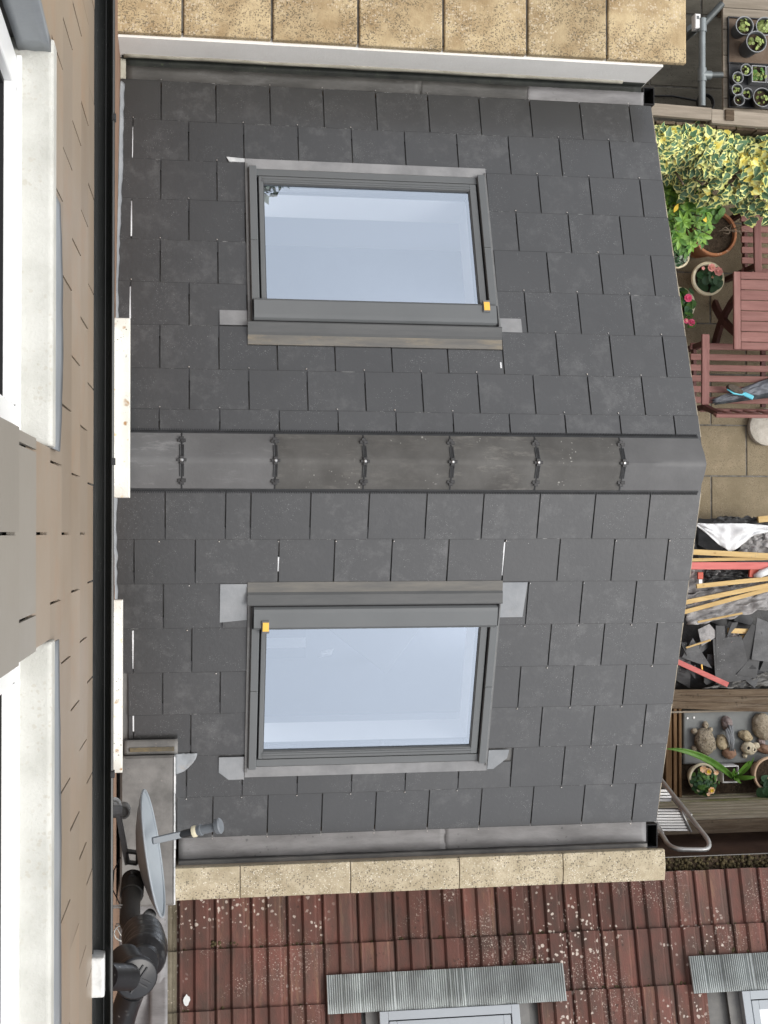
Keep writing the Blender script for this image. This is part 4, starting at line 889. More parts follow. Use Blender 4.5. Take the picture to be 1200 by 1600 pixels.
# ================================================================== GARDEN FURNITURE
def bar(t, name, a, b, wd, ht, mat, up=(0,0,1), bevel=.004):
    m = MB(); m.beam(a, b, wd, ht, up); return m.build(name, mat, t, bevel=bevel)
tbl = thing('garden_table', 'burgundy slatted wooden garden table between two seats', 'table')
x0 = 4.585; x1 = x0+1.05; y0, y1 = 1.056, 1.660; zt = .70
bar(tbl, 'frame_rail', (x0+.028,y0,zt), (x0+.028,y1,zt), .056, .025, 'burgundyY'); bar(tbl, 'frame_rail', (x1-.028,y0,zt), (x1-.028,y1,zt), .056, .025, 'burgundyY')
bar(tbl, 'frame_rail', (x0+.057,y0+.028,zt), (x1-.057,y0+.028,zt), .056, .024, 'burgundy'); bar(tbl, 'frame_rail', (x0+.057,y1-.028,zt), (x1-.057,y1-.028,zt), .056, .024, 'burgundy')
n = 6; hgt = (y1-y0-.116)/n
for k in range(n): yy = y0+.058+hgt*(k+.5); bar(tbl, 'slat', (x0+.060,yy,zt-.002), (x1-.060,yy,zt-.002), hgt-.006, .018, 'burgundy', bevel=.002)
for sx in (x0+.20, x1-.10):
    for a, b in ((y0+.05, y1-.12), (y1-.05, y0+.12)):
        m = MB(); pts = [Vector((sx-.06-.05*math.sin(math.pi*t), a+(b-a)*t, zt-.03-(zt-.03)*t)) for t in [i/6 for i in range(7)]]
        for p, q in zip(pts, pts[1:]): m.beam(p, q, .035, .06)
        m.build('leg', 'burgundy_dark', tbl)
def seat(name, label, cat, ox, oy, flip, wid, hasleft=True):
    t = thing(name, label, cat); t.location = (ox, oy, 0); t.rotation_euler = (0,0,math.pi if flip else 0)
    # local: front at +y, x from 0 to wid ; flip mirrors it
    for k in range(6): yy = .02+.085*k; bar(t, 'seat_slat', (0,yy+.03,.42-.008*(5-k)*.4), (wid,yy+.03,.42-.008*(5-k)*.4), .050, .020, 'burgundy', bevel=.003)
    for xx in (.04, wid-.04):
        bar(t, 'armrest', (xx,-.01,.615), (xx,.54,.63), .062, .026, 'burgundyY', bevel=.006)
        bar(t, 'front_leg', (xx,.47,0), (xx,.47,.60), .05, .04, 'burgundy_dark', up=(0,1,0)); bar(t, 'rear_leg', (xx,.0,0), (xx,-.03,.62), .05, .04, 'burgundy_dark', up=(0,1,0))
        bar(t, 'side_rail', (xx,.02,.385), (xx,.50,.395), .03, .05, 'burgundy_dark')
        m = MB(); m.beam((xx,-.02,.60), (xx+.0,-.11,.90), .05, .035, up=(0,1,0)); m.build('back_post', 'burgundy_dark', t, bevel=.004)
    bar(t, 'back_rail', (-.0,-.115,.90), (wid,-.115,.90), .026, .06, 'burgundy', up=(0,-.3,1)); bar(t, 'back_rail', (.03,-.04,.52), (wid-.03,-.04,.52), .022, .05, 'burgundy', up=(0,-.3,1))
    nsl = int((wid-.1)/.10)
    for k in range(nsl): xx = .08+(wid-.16)*k/max(1,nsl-1); bar(t, 'back_slat', (xx,-.045,.545), (xx,-.11,.87), .045, .014, 'burgundy', up=(0,1,0))
    bar(t, 'cross_rail', (wid/2,.0,.385), (wid/2,.5,.385), .04, .03, 'burgundy_dark')
    return t
seat('garden_bench', 'burgundy wooden bench with a jacket lying on its slats', 'bench', 4.345, .640, False, 1.25)
c_ = seat('garden_chair', 'burgundy wooden chair beyond the table, below the ivy', 'chair', 5.42, 2.20, True, .64)
# jacket and brush on the bench
m = MB()
jp = [at(u, v, .47) for u, v in ((1110,612),(1118,628),(1165,630),(1215,628),(1225,590),(1200,587),(1160,600),(1128,606))]
j0 = at(1112,619,.45); j1 = at(1240,606,.45)
def jf(p, q):
    base = j0.lerp(j1, p); wv = (.032+.12*min(1,p*1.25)**.9)
    y = base.y-.062*(1-min(1,p*1.4)*.25)+ (wv)*q*1.05
    h = .018+.030*math.sin(math.pi*min(1,max(0,q)))**.6*(1 if p > .02 else .4)
    return (base.x+.012*nz((p*5,q*4,1),1), y, .432+h+.024*nz((p*9,q*4,3),1.4)+.012*abs(nz((p*18,q*9,5),1.3)))
m.grid(jf, 46, 22); jk = m.build('jacket', 'jacket', smooth=True); s_ = jk.modifiers.new('solid','SOLIDIFY'); s_.thickness = .006
tag(jk, 'crumpled grey-blue jacket lying on the burgundy bench', 'jacket')
m = MB(); m.grid(lambda p, q: jf(.02+.5*p, -.02+.22*q) + Vector((0,0,.006)) if False else Vector(jf(.02+.95*p, .0+.26*q))+Vector((0,-.012,.004)), 30, 6); m.build('dark_lining', 'jacket_dark', jk, smooth=True)
br = thing('hand_brush', 'dustpan brush with cyan handle lying on the jacket', 'brush')
b0, b1, b2 = at(1138,603,.53), at(1160,614,.53), at(1177,622,.545)
ax_ = (b1-b0); m = MB()
vs = []; n = 16
dd = ax_.normalized(); ss = Vector((-dd.y, dd.x, 0))
for h, sc_ in ((-.03,1.),(0.0,1.04),(.012,.9)):
    for k in range(n): t = 2*math.pi*k/n; vs.append((b0+b1)/2+dd*(ax_.length*.56*sc_*math.cos(t))+ss*(.030*sc_*math.sin(t))+Vector((0,0,h)))
fs = [(i*n+k, i*n+(k+1) % n, (i+1)*n+(k+1) % n, (i+1)*n+k) for i in range(2) for k in range(n)]+[tuple(range(2*n,3*n))]
m.add(vs, fs); m.build('bristles', 'bristle', br, smooth=True, angle=50)
m = MB(); m.tube([b0-ss*.030+Vector((0,0,.004)), (b0+b1)/2-ss*.037+Vector((0,0,.006)), b1-ss*.012, b1+dd*.015], [.006,.008,.010,.012], 8); m.build('back_board', 'cyan', br, smooth=True)
m = MB(); m.beam(b1+dd*.012, b2, .034, .016); m.build('handle', 'cyan', br, bevel=.006)
# round stepping stone
c = at(1199,667,.06); m = MB(); m.lathe([(.150,-.06),(.156,-.02),(.152,.0),(.135,.008),(.001,.012)], c, 40); tag(m.build('round_stone', 'stone_round', smooth=True, angle=50), 'round pale pebbled stepping stone beside the bench', 'stepping stone')

# ================================================================== PLANTS
def leafmesh(name, outline, mats, inner=None, fold=.18, curl=.1):
    # outline: half profile list (x along, y half width) in unit length ; makes a mirrored folded leaf
    m = MB(); top = [(x, y) for x, y in outline]; pts = []
    z = lambda x, y: fold*abs(y)-curl*x*x
    L_ = [(x, y) for x, y in top]; R_ = [(x, -y) for x, y in top]
    c0 = outline[0][0]; c1 = outline[-1][0]
    mid = [(c0+(c1-c0)*k/(len(top)-1), 0) for k in range(len(top))]
    def strip(half, sgn, mi, a, b):
        vs = []; n = len(half)
        for k in range(n):
            (mx, my), (ox, oy) = mid[k], half[k]
            p = (mx+(ox-mx)*a, my+(oy-my)*a); q = (mx+(ox-mx)*b, my+(oy-my)*b)
            vs += [(p[0],p[1],z(*p)),(q[0],q[1],z(*q))]
        fs = [((2*k,2*k+2,2*k+3,2*k+1) if sgn < 0 else (2*k,2*k+1,2*k+3,2*k+2))[::-1] for k in range(n-1)]
        m.add(vs, fs, mi)
    for half, sg in ((L_,1),(R_,-1)):
        if inner: strip(half, sg, 0, 0, inner); strip(half, sg, 1, inner, 1)
        else: strip(half, sg, 0, 0, 1)
    return m.mesh(name, mats)
IVY = [(0,.0),(-.10,.22),(-.12,.36),(.06,.40),(.12,.52),(.30,.50),(.40,.34),(.56,.30),(.68,.22),(.98,.0)]
ivym = [leafmesh('ivy_leaf', IVY, ['ivy_green','ivy_cream'], inner=a, fold=f_, curl=c_) for a, f_, c_ in ((.72,.15,.12),(.60,.25,.2),(.78,.05,.25),(.50,.2,.1),(.66,.3,.05))]
ivyy = [leafmesh('ivy_leaf', IVY, ['ivy_yellow','ivy_cream'], inner=.7), leafmesh('ivy_leaf', IVY, ['ivy_cream','ivy_yellow'], inner=.45, fold=.25)]
def leaf_rot(n, spin):
    n = Vector(n).normalized(); q = Vector((0,0,1)).rotation_difference(n); return (q.to_matrix() @ Matrix.Rotation(spin, 3, 'Z')).to_4x4()
r0, r1 = at(1010,171,1.6), at(1215,188,1.6)
def yfence(x): return r0.y+(r1.y-r0.y)*(x-r0.x)/(r1.x-r0.x)
ivy = thing('ivy', 'mass of cream-edged variegated ivy spilling over the timber fence', 'ivy')
st = MB()
for k in range(10):
    x = 3.5+.13*k; st.tube([(x,2.56,.2),(x+U(-.1,.1),2.40,.7),(x+U(-.1,.1),2.30,1.15),(x+U(-.1,.1),2.15,1.35)], .007, 5)
st.build('stem', 'bark', ivy)
# leaf cloud: rounded body over the fence top and down its near face
def ivy_front(x): return 2.30-.10*max(0,(x-3.9))+.03*math.sin(x*6)+.03*math.sin(x*13+1) - .20*max(0, min(1,(x-3.95)/.35))
cand = []
for k in range(2600):
    x = U(3.40,4.95); yf = ivy_front(x); t = random.random()
    y = yf+(yfence(x)+(.0 if x > 4.25 and random.random() < .5 else -.045)-yf)*t
    hump = math.sin(math.pi*min(1,max(0,t*.85+.08)))**.5
    z = 1.0+.50*hump+.07*t+.10*nz((x*2.4,y*2.4,0),1.2)+U(-.05,.04)
    if t < .14: z -= U(0,.35)
    cand.append((x,y,z,t))
big = 0; stuff = MB()
bm_st = []
for i, (x,y,z,t) in enumerate(cand):
    out = Vector((.15*nz((x*5,y*5,1)), -.9*(1-t)+.25*t, .9))+Vector((U(-.5,.5),U(-.5,.5),U(-.2,.3)))
    if i < 300: z += .045
    sc_ = U(.048,.082)
    ylw = (abs(x-4.42) < .14 and abs(y-2.24) < .11 and random.random() < .5) or random.random() < .07
    if x > 4.0 and abs(x-4.28) < .05 and abs(y-2.2) < .06: continue
    me = random.choice(ivyy if ylw else ivym); mat = Matrix.Translation((x,y,z)) @ leaf_rot(out, U(0,6.28)) @ Matrix.Scale(sc_, 4)
    if i < 300:
        o = link('ivy_leaf', me, ivy); o.matrix_world = mat
    else: bm_st.append((me, mat))
def merge(name, lst, parent, mats, kind='stuff'):
    m = MB()
    for me, mat in lst:
        vs = [mat @ v.co for v in me.vertices]
        for p_ in me.polygons: pass
        o_ = len(m.v); m.v += [tuple(v) for v in vs]
        for p_ in me.polygons:
            m.f.append(tuple(i+o_ for i in p_.vertices)); m.m.append(mats.index(me.materials[p_.material_index].name))
    o = m.build(name, mats, parent); tag(o, kind=kind); return o
merge('ivy_foliage', bm_st, ivy, ['ivy_green','ivy_cream','ivy_yellow'])

fence = thing('timber_fence', 'weathered timber fence rail along the top of the ivy', 'fence')
r0, r1 = at(1010,171,1.6), at(1215,188,1.6)
def yfence(x): return r0.y+(r1.y-r0.y)*(x-r0.x)/(r1.x-r0.x)
bar(fence, 'top_rail', (3.18,yfence(3.18),1.60), (4.03,yfence(4.03),1.60), .085, .045, 'wood_grey'); bar(fence, 'top_rail', (4.032,yfence(4.03)-.012,1.595), (6.2,yfence(6.2)-.012,1.595), .10, .045, 'wood_grey')
for k in range(20):
    x = 3.20+.15*k; MB().box(x,x+.138,yfence(x)-.075,yfence(x)-.055,0,1.55).build('board', 'wood_old', fence)
for x in (3.3,4.05,5.3): MB().box(x-.04,x+.04,yfence(x)-.05,yfence(x)+.03,0,1.57).build('post', 'wood_old', fence)
p = at(1143,178,1.63); MB().cbox(p.x-.045,p.x+.02,p.y-.045,p.y+.03,1.60,1.635,.004).build('rail_cleat', 'wood_old', fence)
SHR = [(0,0),(.15,.10),(.35,.20),(.55,.22),(.75,.15),(1.,0)]
shm = [leafmesh('shrub_leaf', SHR, 'shrub_leaf', fold=.2, curl=.25), leafmesh('shrub_leaf', SHR, 'shrub_leaf_dark', fold=.3, curl=.15)]
SHR2 = [(0,0),(.12,.07),(.30,.14),(.5,.16),(.7,.11),(1.,0)]
shm += [leafmesh('shrub_leaf', SHR2, 'shrub_leaf', fold=.25, curl=.35)]
shrub = thing('green_shrub', 'bright green leafy shrub against the gable, left of the terracotta pot', 'shrub')
sc0 = at(1072,328,.75)
m = MB()
for k in range(9): m.tube([(sc0.x,sc0.y,.1),(sc0.x+U(-.12,.12),sc0.y+U(-.12,.12),.5),(sc0.x+U(-.2,.2),sc0.y+U(-.22,.22),.85)], [.012,.008,.004], 5)
m.build('stem', 'bark', shrub)
extra = []; cnt = 0
for k in range(110):
    for _ in range(50):
        dx, dy = U(-.30,.26), U(-.30,.30)
        if (dx/.27)**2+(dy/.29)**2 < 1+.25*nz((dx*6,dy*6,4)): break
    rr = (dx/.27)**2+(dy/.29)**2; z = .45+.48*math.sqrt(max(0,1-rr*.8))-U(0,.22)
    if k > 70: dx *= .9; z -= .18
    c = Vector((sc0.x+dx, sc0.y+dy, z)); nl = 7; a0 = U(0,6.28); sz = U(.05,.085)
    tilt = Vector((dx*1.6,dy*1.6,.9))
    for q in range(nl):
        me = random.choice(shm if z > .6 else [shm[1]]); mat = Matrix.Translation(c+Vector((0,0,.01*q*0))) @ leaf_rot(tilt+Vector((U(-.2,.2),U(-.2,.2),0)), a0+q*6.283/nl) @ Matrix.Rotation(rad(U(-35,5)),4,'Y') @ Matrix.Scale(sz*U(.8,1.15),4)
        if cnt < 300 and k < 45: o = link('shrub_leaf', me, shrub); o.matrix_world = mat; cnt += 1
        else: extra.append((me, mat))
merge('shrub_foliage', extra, shrub, ['shrub_leaf','shrub_leaf_dark'])
for u, v in ((1060,318),(1097,335)):
    o = link('yellow_leaf', leafmesh('yellow_leaf', SHR, 'petal_yellow', fold=.1), shrub); o.matrix_world = Matrix.Translation(at(u,v,.86)) @ leaf_rot((.1,-.2,1),U(0,6)) @ Matrix.Scale(.075,4)
def pot(name, label, u, v, z, r, h, mat, rim=.014, soil=True, cat='flower pot', rbot=.66, thick=.016, tilt=None):
    t = thing(name, label, cat); c = at(u, v, z); t.location = (c.x, c.y, z-h)
    m = MB(); m.lathe([(r*rbot,0),(r*(rbot+(1-rbot)*.8)-.004,h*.82),(r-rim*.3,h*.84),(r,h*.86),(r,h-.004),(r-.004,h),(r-thick,h),(r-thick-.003,h-.006),(r-thick-.004,h-.05),(r-thick-.01,h-.06)], n=40)
    m.build('pot', mat, t, smooth=True, angle=45)
    if soil:
        s_ = MB(); rs_ = r-thick-.004; n = 14
        vs = [(0,0,h-.03)]; 
        for q in (.35,.7,1.):
            for k in range(n): a = 6.283*k/n; vs.append((rs_*q*math.cos(a), rs_*q*math.sin(a), h-.034+U(-.006,.008)))
        fs = [(0,1+k,1+(k+1) % n) for k in range(n)]+[(1+i*n+k,1+(i+1)*n+k,1+(i+1)*n+(k+1) % n,1+i*n+(k+1) % n) for i in range(2) for k in range(n)]
        s_.add(vs, fs); s_.build('soil', 'soil', t, smooth=True)
    return t, Vector((0,0,h))
RND = [(0,0),(.05,.22),(.25,.42),(.5,.48),(.75,.40),(.95,.20),(1.,0)]
rndm = {k: leafmesh('leaf', RND, k, fold=.12, curl=.15) for k in ('leaf_deep','leaf_mid','leaf_grey','seedling','petal_pink','petal_magenta','petal_peach','petal_red','petal_yellow')}
def tuft(t, top, n, r, z0, z1, size, mats, ctr=(0,0), name='leaf', up=.9):
    for k in range(n):
        a = U(0,6.283); q = math.sqrt(random.random())*r
        o = link(name, rndm[random.choice(mats)], t)
        o.matrix_local = Matrix.Translation((ctr[0]+q*math.cos(a), ctr[1]+q*math.sin(a), top.z+U(z0,z1))) @ leaf_rot((math.cos(a)*q/r*.8+U(-.3,.3), math.sin(a)*q/r*.8+U(-.3,.3), up), U(0,6.28)) @ Matrix.Scale(size*U(.7,1.2),4)
def flower(t, top, x, y, z, r, mats, petals=7, layers=2):
    h = link('flower', None, None); bpy.data.objects.remove(h)
    vs = MB(); 
    for l in range(layers):
        for k in range(petals):
            me = rndm[mats[min(l, len(mats)-1)]]; mat = Matrix.Translation((x,y,top.z+z+l*r*.18)) @ Matrix.Rotation(6.283*k/petals+l*.4,4,'Z') @ Matrix.Rotation(rad(-18-28*l),4,'Y') @ Matrix.Scale(r*(1-.32*l),4)
            o_ = len(vs.v); vs.v += [tuple(mat @ v.co) for v in me.vertices]
            for p_ in me.polygons: vs.f.append(tuple(i+o_ for i in p_.vertices)); vs.m.append(min(l, len(mats)-1))
    return vs.build('flower', list(mats), t)
t, top = pot('terracotta_pot', 'large terracotta pot of bare soil with a dry twig', 1118,364,.42,.182,.40,'terracotta', thick=.020)
m = MB(); 
for k in range(9):
    a = at(1140,360,.62); e = a+Vector((U(-.14,.16),U(-.05,.05),U(-.02,.10))); mid = a.lerp(e,.5)+Vector((U(-.03,.03),U(-.03,.03),.02)); L0 = Vector(t.location); m.tube([a-L0, mid-L0, e-L0], [.004,.003,.0015], 5)
m.tube([Vector((.06,-.03,.36)), Vector((.09,-.01,.47)), at(1140,360,.62)-Vector(t.location)], [.006,.005,.004], 5); m.build('dry_twig', 'bark', t)
tuft(t, top, 14, .05, .02, .08, .07, ['leaf_mid'], ctr=(-.02,.17))
t, top = pot('flower_bowl', 'cream round bowl with two pink blooms, centre of the three bowls', 1107,435,.24,.138,.20,'cream_pot', rbot=.42, thick=.023)
tuft(t, top, 46, .075, -.01, .06, .075, ['leaf_deep'], ctr=(.012,-.005))
flower(t, top, -.005,.072,.075,.034,('petal_pink','petal_pink','petal_peach'),8,3); flower(t, top, .052,.042,.075,.038,('petal_pink','petal_pink'),8,2); flower(t, top, .012,-.012,.07,.022,('petal_peach','petal_peach'),6,2); flower(t, top, -.065,.07,.05,.016,('petal_pink',),5,1)
t, top = pot('flower_bowl', 'cream round bowl with magenta flowers, partly under the roof edge', 1061,475,.24,.140,.20,'cream_pot', rbot=.42, thick=.023)
tuft(t, top, 52, .10, -.01, .05, .060, ['leaf_mid','leaf_mid','leaf_deep'], ctr=(.02,.02))
flower(t, top, .045,.035,.08,.034,('petal_magenta','petal_magenta'),9,2); flower(t, top, .085,-.155,.05,.03,('petal_magenta','petal_magenta'),9,2); flower(t, top, .04,-.145,.05,.022,('petal_magenta','petal_pink'),8,2); tuft(t, top, 14, .05, .0, .05, .05, ['leaf_mid'], ctr=(.08,-.12))
t, top = pot('flower_bowl', 'small cream bowl of grey-green foliage beside the terracotta pot', 1059,399,.24,.104,.18,'cream_pot', rbot=.42)
tuft(t, top, 90, .085, -.01, .05, .035, ['leaf_grey','leaf_grey','leaf_deep'])

# neighbour's potting table, trays, pots and handrail
pt = thing('potting_table', 'weathered plank potting table in the yard beyond the fence', 'table')
px0 = at(1130,60,.75).x
bounds = [2.72,2.86,2.995,3.155,3.33,3.53,3.70,3.86,4.02]
for k in range(8):
    m = MB(); m.cbox(px0, px0+1.0, bounds[k]+.002, bounds[k+1]-.002, .715, .745+U(-.001,.001), .003); m.build('plank', 'wood_grey', pt, bevel=.002)
for x in (px0+.30, px0+.94):
    for y in (2.8,3.95): MB().box(x-.03,x+.03,y-.03,y+.03,0,.713).build('leg', 'wood_old', pt)
def tray(label, u0, v0, u1, v1, mat):
    a, b = at(u0,v1,.76), at(u1,v0,.76); t = thing('plant_tray', label, 'plant tray', 'trays on the potting table')
    MB().box(a.x+.006,b.x-.006,a.y+.006,b.y-.006,.747,.752).build('base', mat, t)
    m = MB()
    for (x0_,x1_,y0_,y1_) in ((a.x,a.x+.008,a.y,b.y),(b.x-.008,b.x,a.y,b.y),(a.x+.008,b.x-.008,a.y,a.y+.008),(a.x+.008,b.x-.008,b.y-.008,b.y)): m.box(x0_,x1_,y0_,y1_,.747,.775)
    m.build('rim', 'tray_black', t, bevel=.002)
tray('brown-based plant tray holding the larger grey pots', 1137,31,1215,99,'tray_dirt'); tray('black plant tray crowded with small seedling pots', 1138,102,1215,168,'tray_black')
def seedpot(label, u, v, r, h, nleaf=10, mat='pot_grey', size=.03, mats=('seedling',), empty=False):
    t, top = pot('seedling_pot', label, u, v, .755+h, r, h, mat, rim=.006, thick=.006, rbot=.74)
    rm = MB(); rm.tube([(r*math.cos(6.2832*k/28), r*math.sin(6.2832*k/28), h) for k in range(29)], .0035, 5, cap=False); rm.build('rim', 'pot_rim', t, smooth=True)
    if not empty: tuft(t, top, nleaf, r*.62, -.025, .015, size, list(mats), name='seedling_leaf')
    return t
seedpot('grey seedling pot at the back left of the brown tray', 1163.5,40,.070,.14,16)
seedpot('grey pot densely filled with pale seedlings beside the back left pot', 1195,41,.070,.13,46)
seedpot('tall grey seedling pot standing nearest in the brown tray', 1182,65,.080,.19,20)
seedpot('small seedling pot at the far edge of the black tray', 1166,109,.045,.08,9,size=.022)
seedpot('small seedling pot at the left side of the black tray', 1153,121,.043,.08,5,size=.022)
seedpot('small seedling pot left of the middle pot in the black tray', 1152,140,.043,.08,7,size=.022)
seedpot('small seedling pot in the middle of the black tray', 1168,146,.042,.08,7,size=.022)
seedpot('small bare pot at the near left corner of the black tray', 1155,156,.043,.08,2,size=.014)
seedpot('larger black seedling pot at the near right of the black tray', 1191,152,.072,.11,12,mat='tray_black',size=.024)
t = thing('seedling_cells', 'square-celled seed tray with green seedlings in the black tray', 'seed tray'); a, b = at(1175,128,.83), at(1215,104,.83); t.location = (a.x,a.y,.755)
wd, hd = .115, b.y-a.y
for k in range(2):
    m = MB(); x0 = k*.12
    for (q0,q1,s0,s1) in ((x0,x0+.006,0,hd),(x0+.110,x0+.116,0,hd),(x0+.006,x0+.110,0,.006),(x0+.006,x0+.110,hd-.006,hd)): m.box(q0,q1,s0,s1,0,.075)
    m.build('cell', 'pot_rim', t); MB().box(x0+.006,x0+.110,.006,hd-.006,0,.055).build('soil', 'soil', t)
tuft(t, Vector((0,0,.06)), 26, .055, 0, .02, .03, ['seedling','leaf_mid'], ctr=(.058,hd/2), name='seedling_leaf')
hr = thing('tube_handrail', 'grey tube handrail with fittings in the neighbouring yard', 'handrail')
zr_ = .95; h0, h1 = at(1097,40,zr_), at(1097,166,zr_); hj = at(1097,117,zr_)
m = MB(); m.tube([h0+Vector((0,.02,0)), h1], .026, 16); m.build('rail', 'steel_pipe', hr, smooth=True, angle=50)
m = MB(); m.tube([h0, at(1128,6,zr_)], .026, 16); m.build('rail', 'steel_dark', hr, smooth=True, angle=50)
m = MB(); m.tube([hj, at(1128,117,.9)], .022, 16); m.build('rail', 'steel_dark', hr, smooth=True, angle=50)
for c, ax2, L_ in ((h0,Vector((0,1,0)),.05),(hj,Vector((0,1,0)),.05),(hj+Vector((.03,0,0)),Vector((1,0,0)),.04)):
    m = MB(); m.tube([c-ax2*L_, c+ax2*L_], .034, 16); m.build('fitting', 'steel_pipe', hr, smooth=True, angle=50)
m = MB(); m.tube([h0-Vector((.02,0,0)), Vector((h0.x-.05,h0.y,0))], .026, 14); m.build('post', 'steel_dark', hr, smooth=True, angle=50)
p = at(1088,40,.7); m = MB(); m.lathe([(.045,0),(.045,.012),(.02,.02)], (p.x,p.y,.6), 16, capt=True); m.build('flange', 'steel_dark', hr, smooth=True, angle=50)
bx = thing('meter_box', 'small white box beside the tube handrail', 'box'); p = at(1089,34,.95); bx.location = p
MB().cbox(-.022,.022,-.055,.055,-.05,.02,.006).build('case', 'white_pot', bx); MB().box(-.010,.010,.012,.038,.0201,.0215).build('screen', 'pot_grey', bx)
m = MB(); c = at(1100,163,.05); m.tube([(c.x+.07*math.cos(t_),c.y+.07*math.sin(t_),.06+.004*t_) for t_ in [k*.4 for k in range(28)]], .010, 6); m.tube([at(1012,150,.02), at(1050,150,.02), at(1082,156,.03), at(1098,160,.05)], .009, 6); tag(m.build('garden_hose', 'black_plastic', smooth=True), 'thin dark hose curled at the foot of the handrail', 'hose')

# ================================================================== RUBBLE HEAP
def sheet(name, label, cat, uvs, z, mat, amp=.05, n=26, seed=0, thick=.003, group=None, fr=4.):
    # quad of four pixel corners (ccw seen from above: left-bottom, right-bottom, right-top, left-top)
    c = [at(u, v, z) for u, v in uvs]; m = MB()
    def fn(p, q):
        a = c[0].lerp(c[1], p); b = c[3].lerp(c[2], p); r_ = a.lerp(b, q)
        e = min(p,1-p,q,1-q)
        return r_+Vector((.02*nz((p*5,q*5,seed),1.7), .02*nz((p*5,q*5,seed+9),1.7), amp*abs(nz((p*fr,q*fr,seed),1.1))*1.6+amp*.5*nz((p*fr*2.6,q*fr*2.6,seed),1.3)))
    m.grid(fn, n, n); o = m.build(name, mat, smooth=True); s_ = o.modifiers.new('solid','SOLIDIFY'); s_.thickness = thick
    return tag(o, label, cat, group)
rng = random.Random(21)
def plate(name, label, c, w_, h_, rot, tilt, mat, nside=4, group=None, t=.006):
    k = nside; pts = []
    if nside == 4: pts = [(-w_/2,-h_/2),(w_/2,-h_/2),(w_/2*rng.uniform(.6,1),h_/2*rng.uniform(.7,1)),(-w_/2*rng.uniform(.5,1),h_/2)]
    elif nside == 3: pts = [(-w_/2,-h_/2),(w_/2,-h_/2*rng.uniform(.4,1)),(-w_/2*rng.uniform(-.3,.9),h_/2)]
    else: pts = [(-w_/2,-h_/2),(w_/2*.8,-h_/2),(w_/2,-h_/4),(w_/2*rng.uniform(.5,.9),h_/2*.8),(-w_/2*rng.uniform(.4,1),h_/2)]
    m = MB(); m.prism(pts, -t, 0); o = m.build(name, mat, bevel=.0012); o.location = c; o.rotation_euler = (tilt[0], tilt[1], rot)
    return tag(o, label, 'slate', group)
# base layer of broken slates
GRP = 'broken slates in the rubble heap'
LBL = 'broken dark slate piece lying loose in the rubble heap'
for k in range(40):
    u = rng.uniform(1040,1215); v = rng.uniform(962,1070) if k > 8 else rng.uniform(836,905)
    edge = min(1, (v-805)/40, (1080-v)/30)
    z = .05+.16*edge*rng.random()+.05
    plate('broken_slate', LBL, at(u,v,z), rng.uniform(.14,.30), rng.uniform(.10,.26), rng.uniform(0,6.28), (rng.uniform(-.4,.4),rng.uniform(-.4,.4)), 'broken_slate', rng.choice((3,4,4,5)), GRP)
for k in range(26):
    u = rng.uniform(1046,1205); v = rng.uniform(985,1066)
    plate('slate_shard', 'small loose slate shard lying on the lower part of the rubble heap', at(u,v,rng.uniform(.30,.36)), rng.uniform(.05,.15), rng.uniform(.04,.11), rng.uniform(0,6.28), (rng.uniform(-.5,.5),rng.uniform(-.5,.5)), 'broken_slate', rng.choice((3,4,5)), 'slate shards on the lower heap')
MBh = MB(); MBh.grid(lambda p, q: at(1020+230*p, 1078-268*q, .02)+Vector((0,0,.13*math.sin(math.pi*q)**.5*(1-.1*p)+.05*nz((p*5,q*6,2),1.3))), 30, 34)
tag(MBh.build('rubble', 'membrane_dark', smooth=True), 'dark crumpled felt under the slates and battens of the rubble heap', 'rubble')
sheet('roof_felt', 'pale grey roofing membrane crumpled across the middle of the heap', 'roofing felt', ((1072,978),(1212,950),(1212,900),(1066,930)), .30, 'membrane', .07, 34, 3)
sheet('roof_felt', 'torn grey membrane with reddish stains under the single upper batten', 'roofing felt', ((1066,930),(1150,935),(1140,880),(1075,888)), .25, 'membrane', .05, 24, 5)
sheet('roof_felt', 'grey membrane between the white sheet and the upper battens', 'roofing felt', ((1150,866),(1215,866),(1215,822),(1165,835)), .27, 'membrane', .05, 24, 8)
sheet('roof_felt', 'dark felt strip along the far edge of the heap behind the white sheet', 'roofing felt', ((1085,826),(1212,828),(1190,810),(1130,806)), .20, 'membrane_dark', .04, 20, 9)
sheet('roof_felt', 'grey speckled felt strip along the timber edging', 'roofing felt', ((1095,1076),(1212,1072),(1212,1048),(1150,1062)), .26, 'lead_dark', .03, 20, 12)
ws = MB(); cw = [at(u,v,.40) for u, v in ((1088,819),(1146,862),(1178,838),(1215,832),(1215,818),(1120,818))]
wp = [(1088,819),(1110,836),(1128,852),(1142,863),(1158,855),(1172,842),(1178,833)]; wt_ = [(1090,817),(1105,818),(1120,818),(1140,818),(1160,818),(1185,820),(1212,823)]
wb_ = [(1088,820),(1109,837),(1126,851),(1142,863),(1160,853),(1180,836),(1214,830)]
def wfn(p, q):
    k = p*6; i = min(5,int(k)); t_ = k-i
    a = at(*(wt_[i][j]*(1-t_)+wt_[i+1][j]*t_ for j in (0,1)), .40); b = at(*(wb_[i][j]*(1-t_)+wb_[i+1][j]*t_ for j in (0,1)), .40)
    r_ = a.lerp(b, q); return r_+Vector((0,0,.05*abs(nz((p*4,q*2.5,3),1.2))-.03*q+.02*nz((p*10,q*5,2),1)))
ws.grid(lambda p, q: wfn(p, 1-q), 36, 14); o = ws.build('white_sheet', 'white_sheet', smooth=True); s_ = o.modifiers.new('solid','SOLIDIFY'); s_.thickness = .003
tag(o, 'crumpled bright white plastic sheet at the top of the rubble heap', 'plastic sheet')
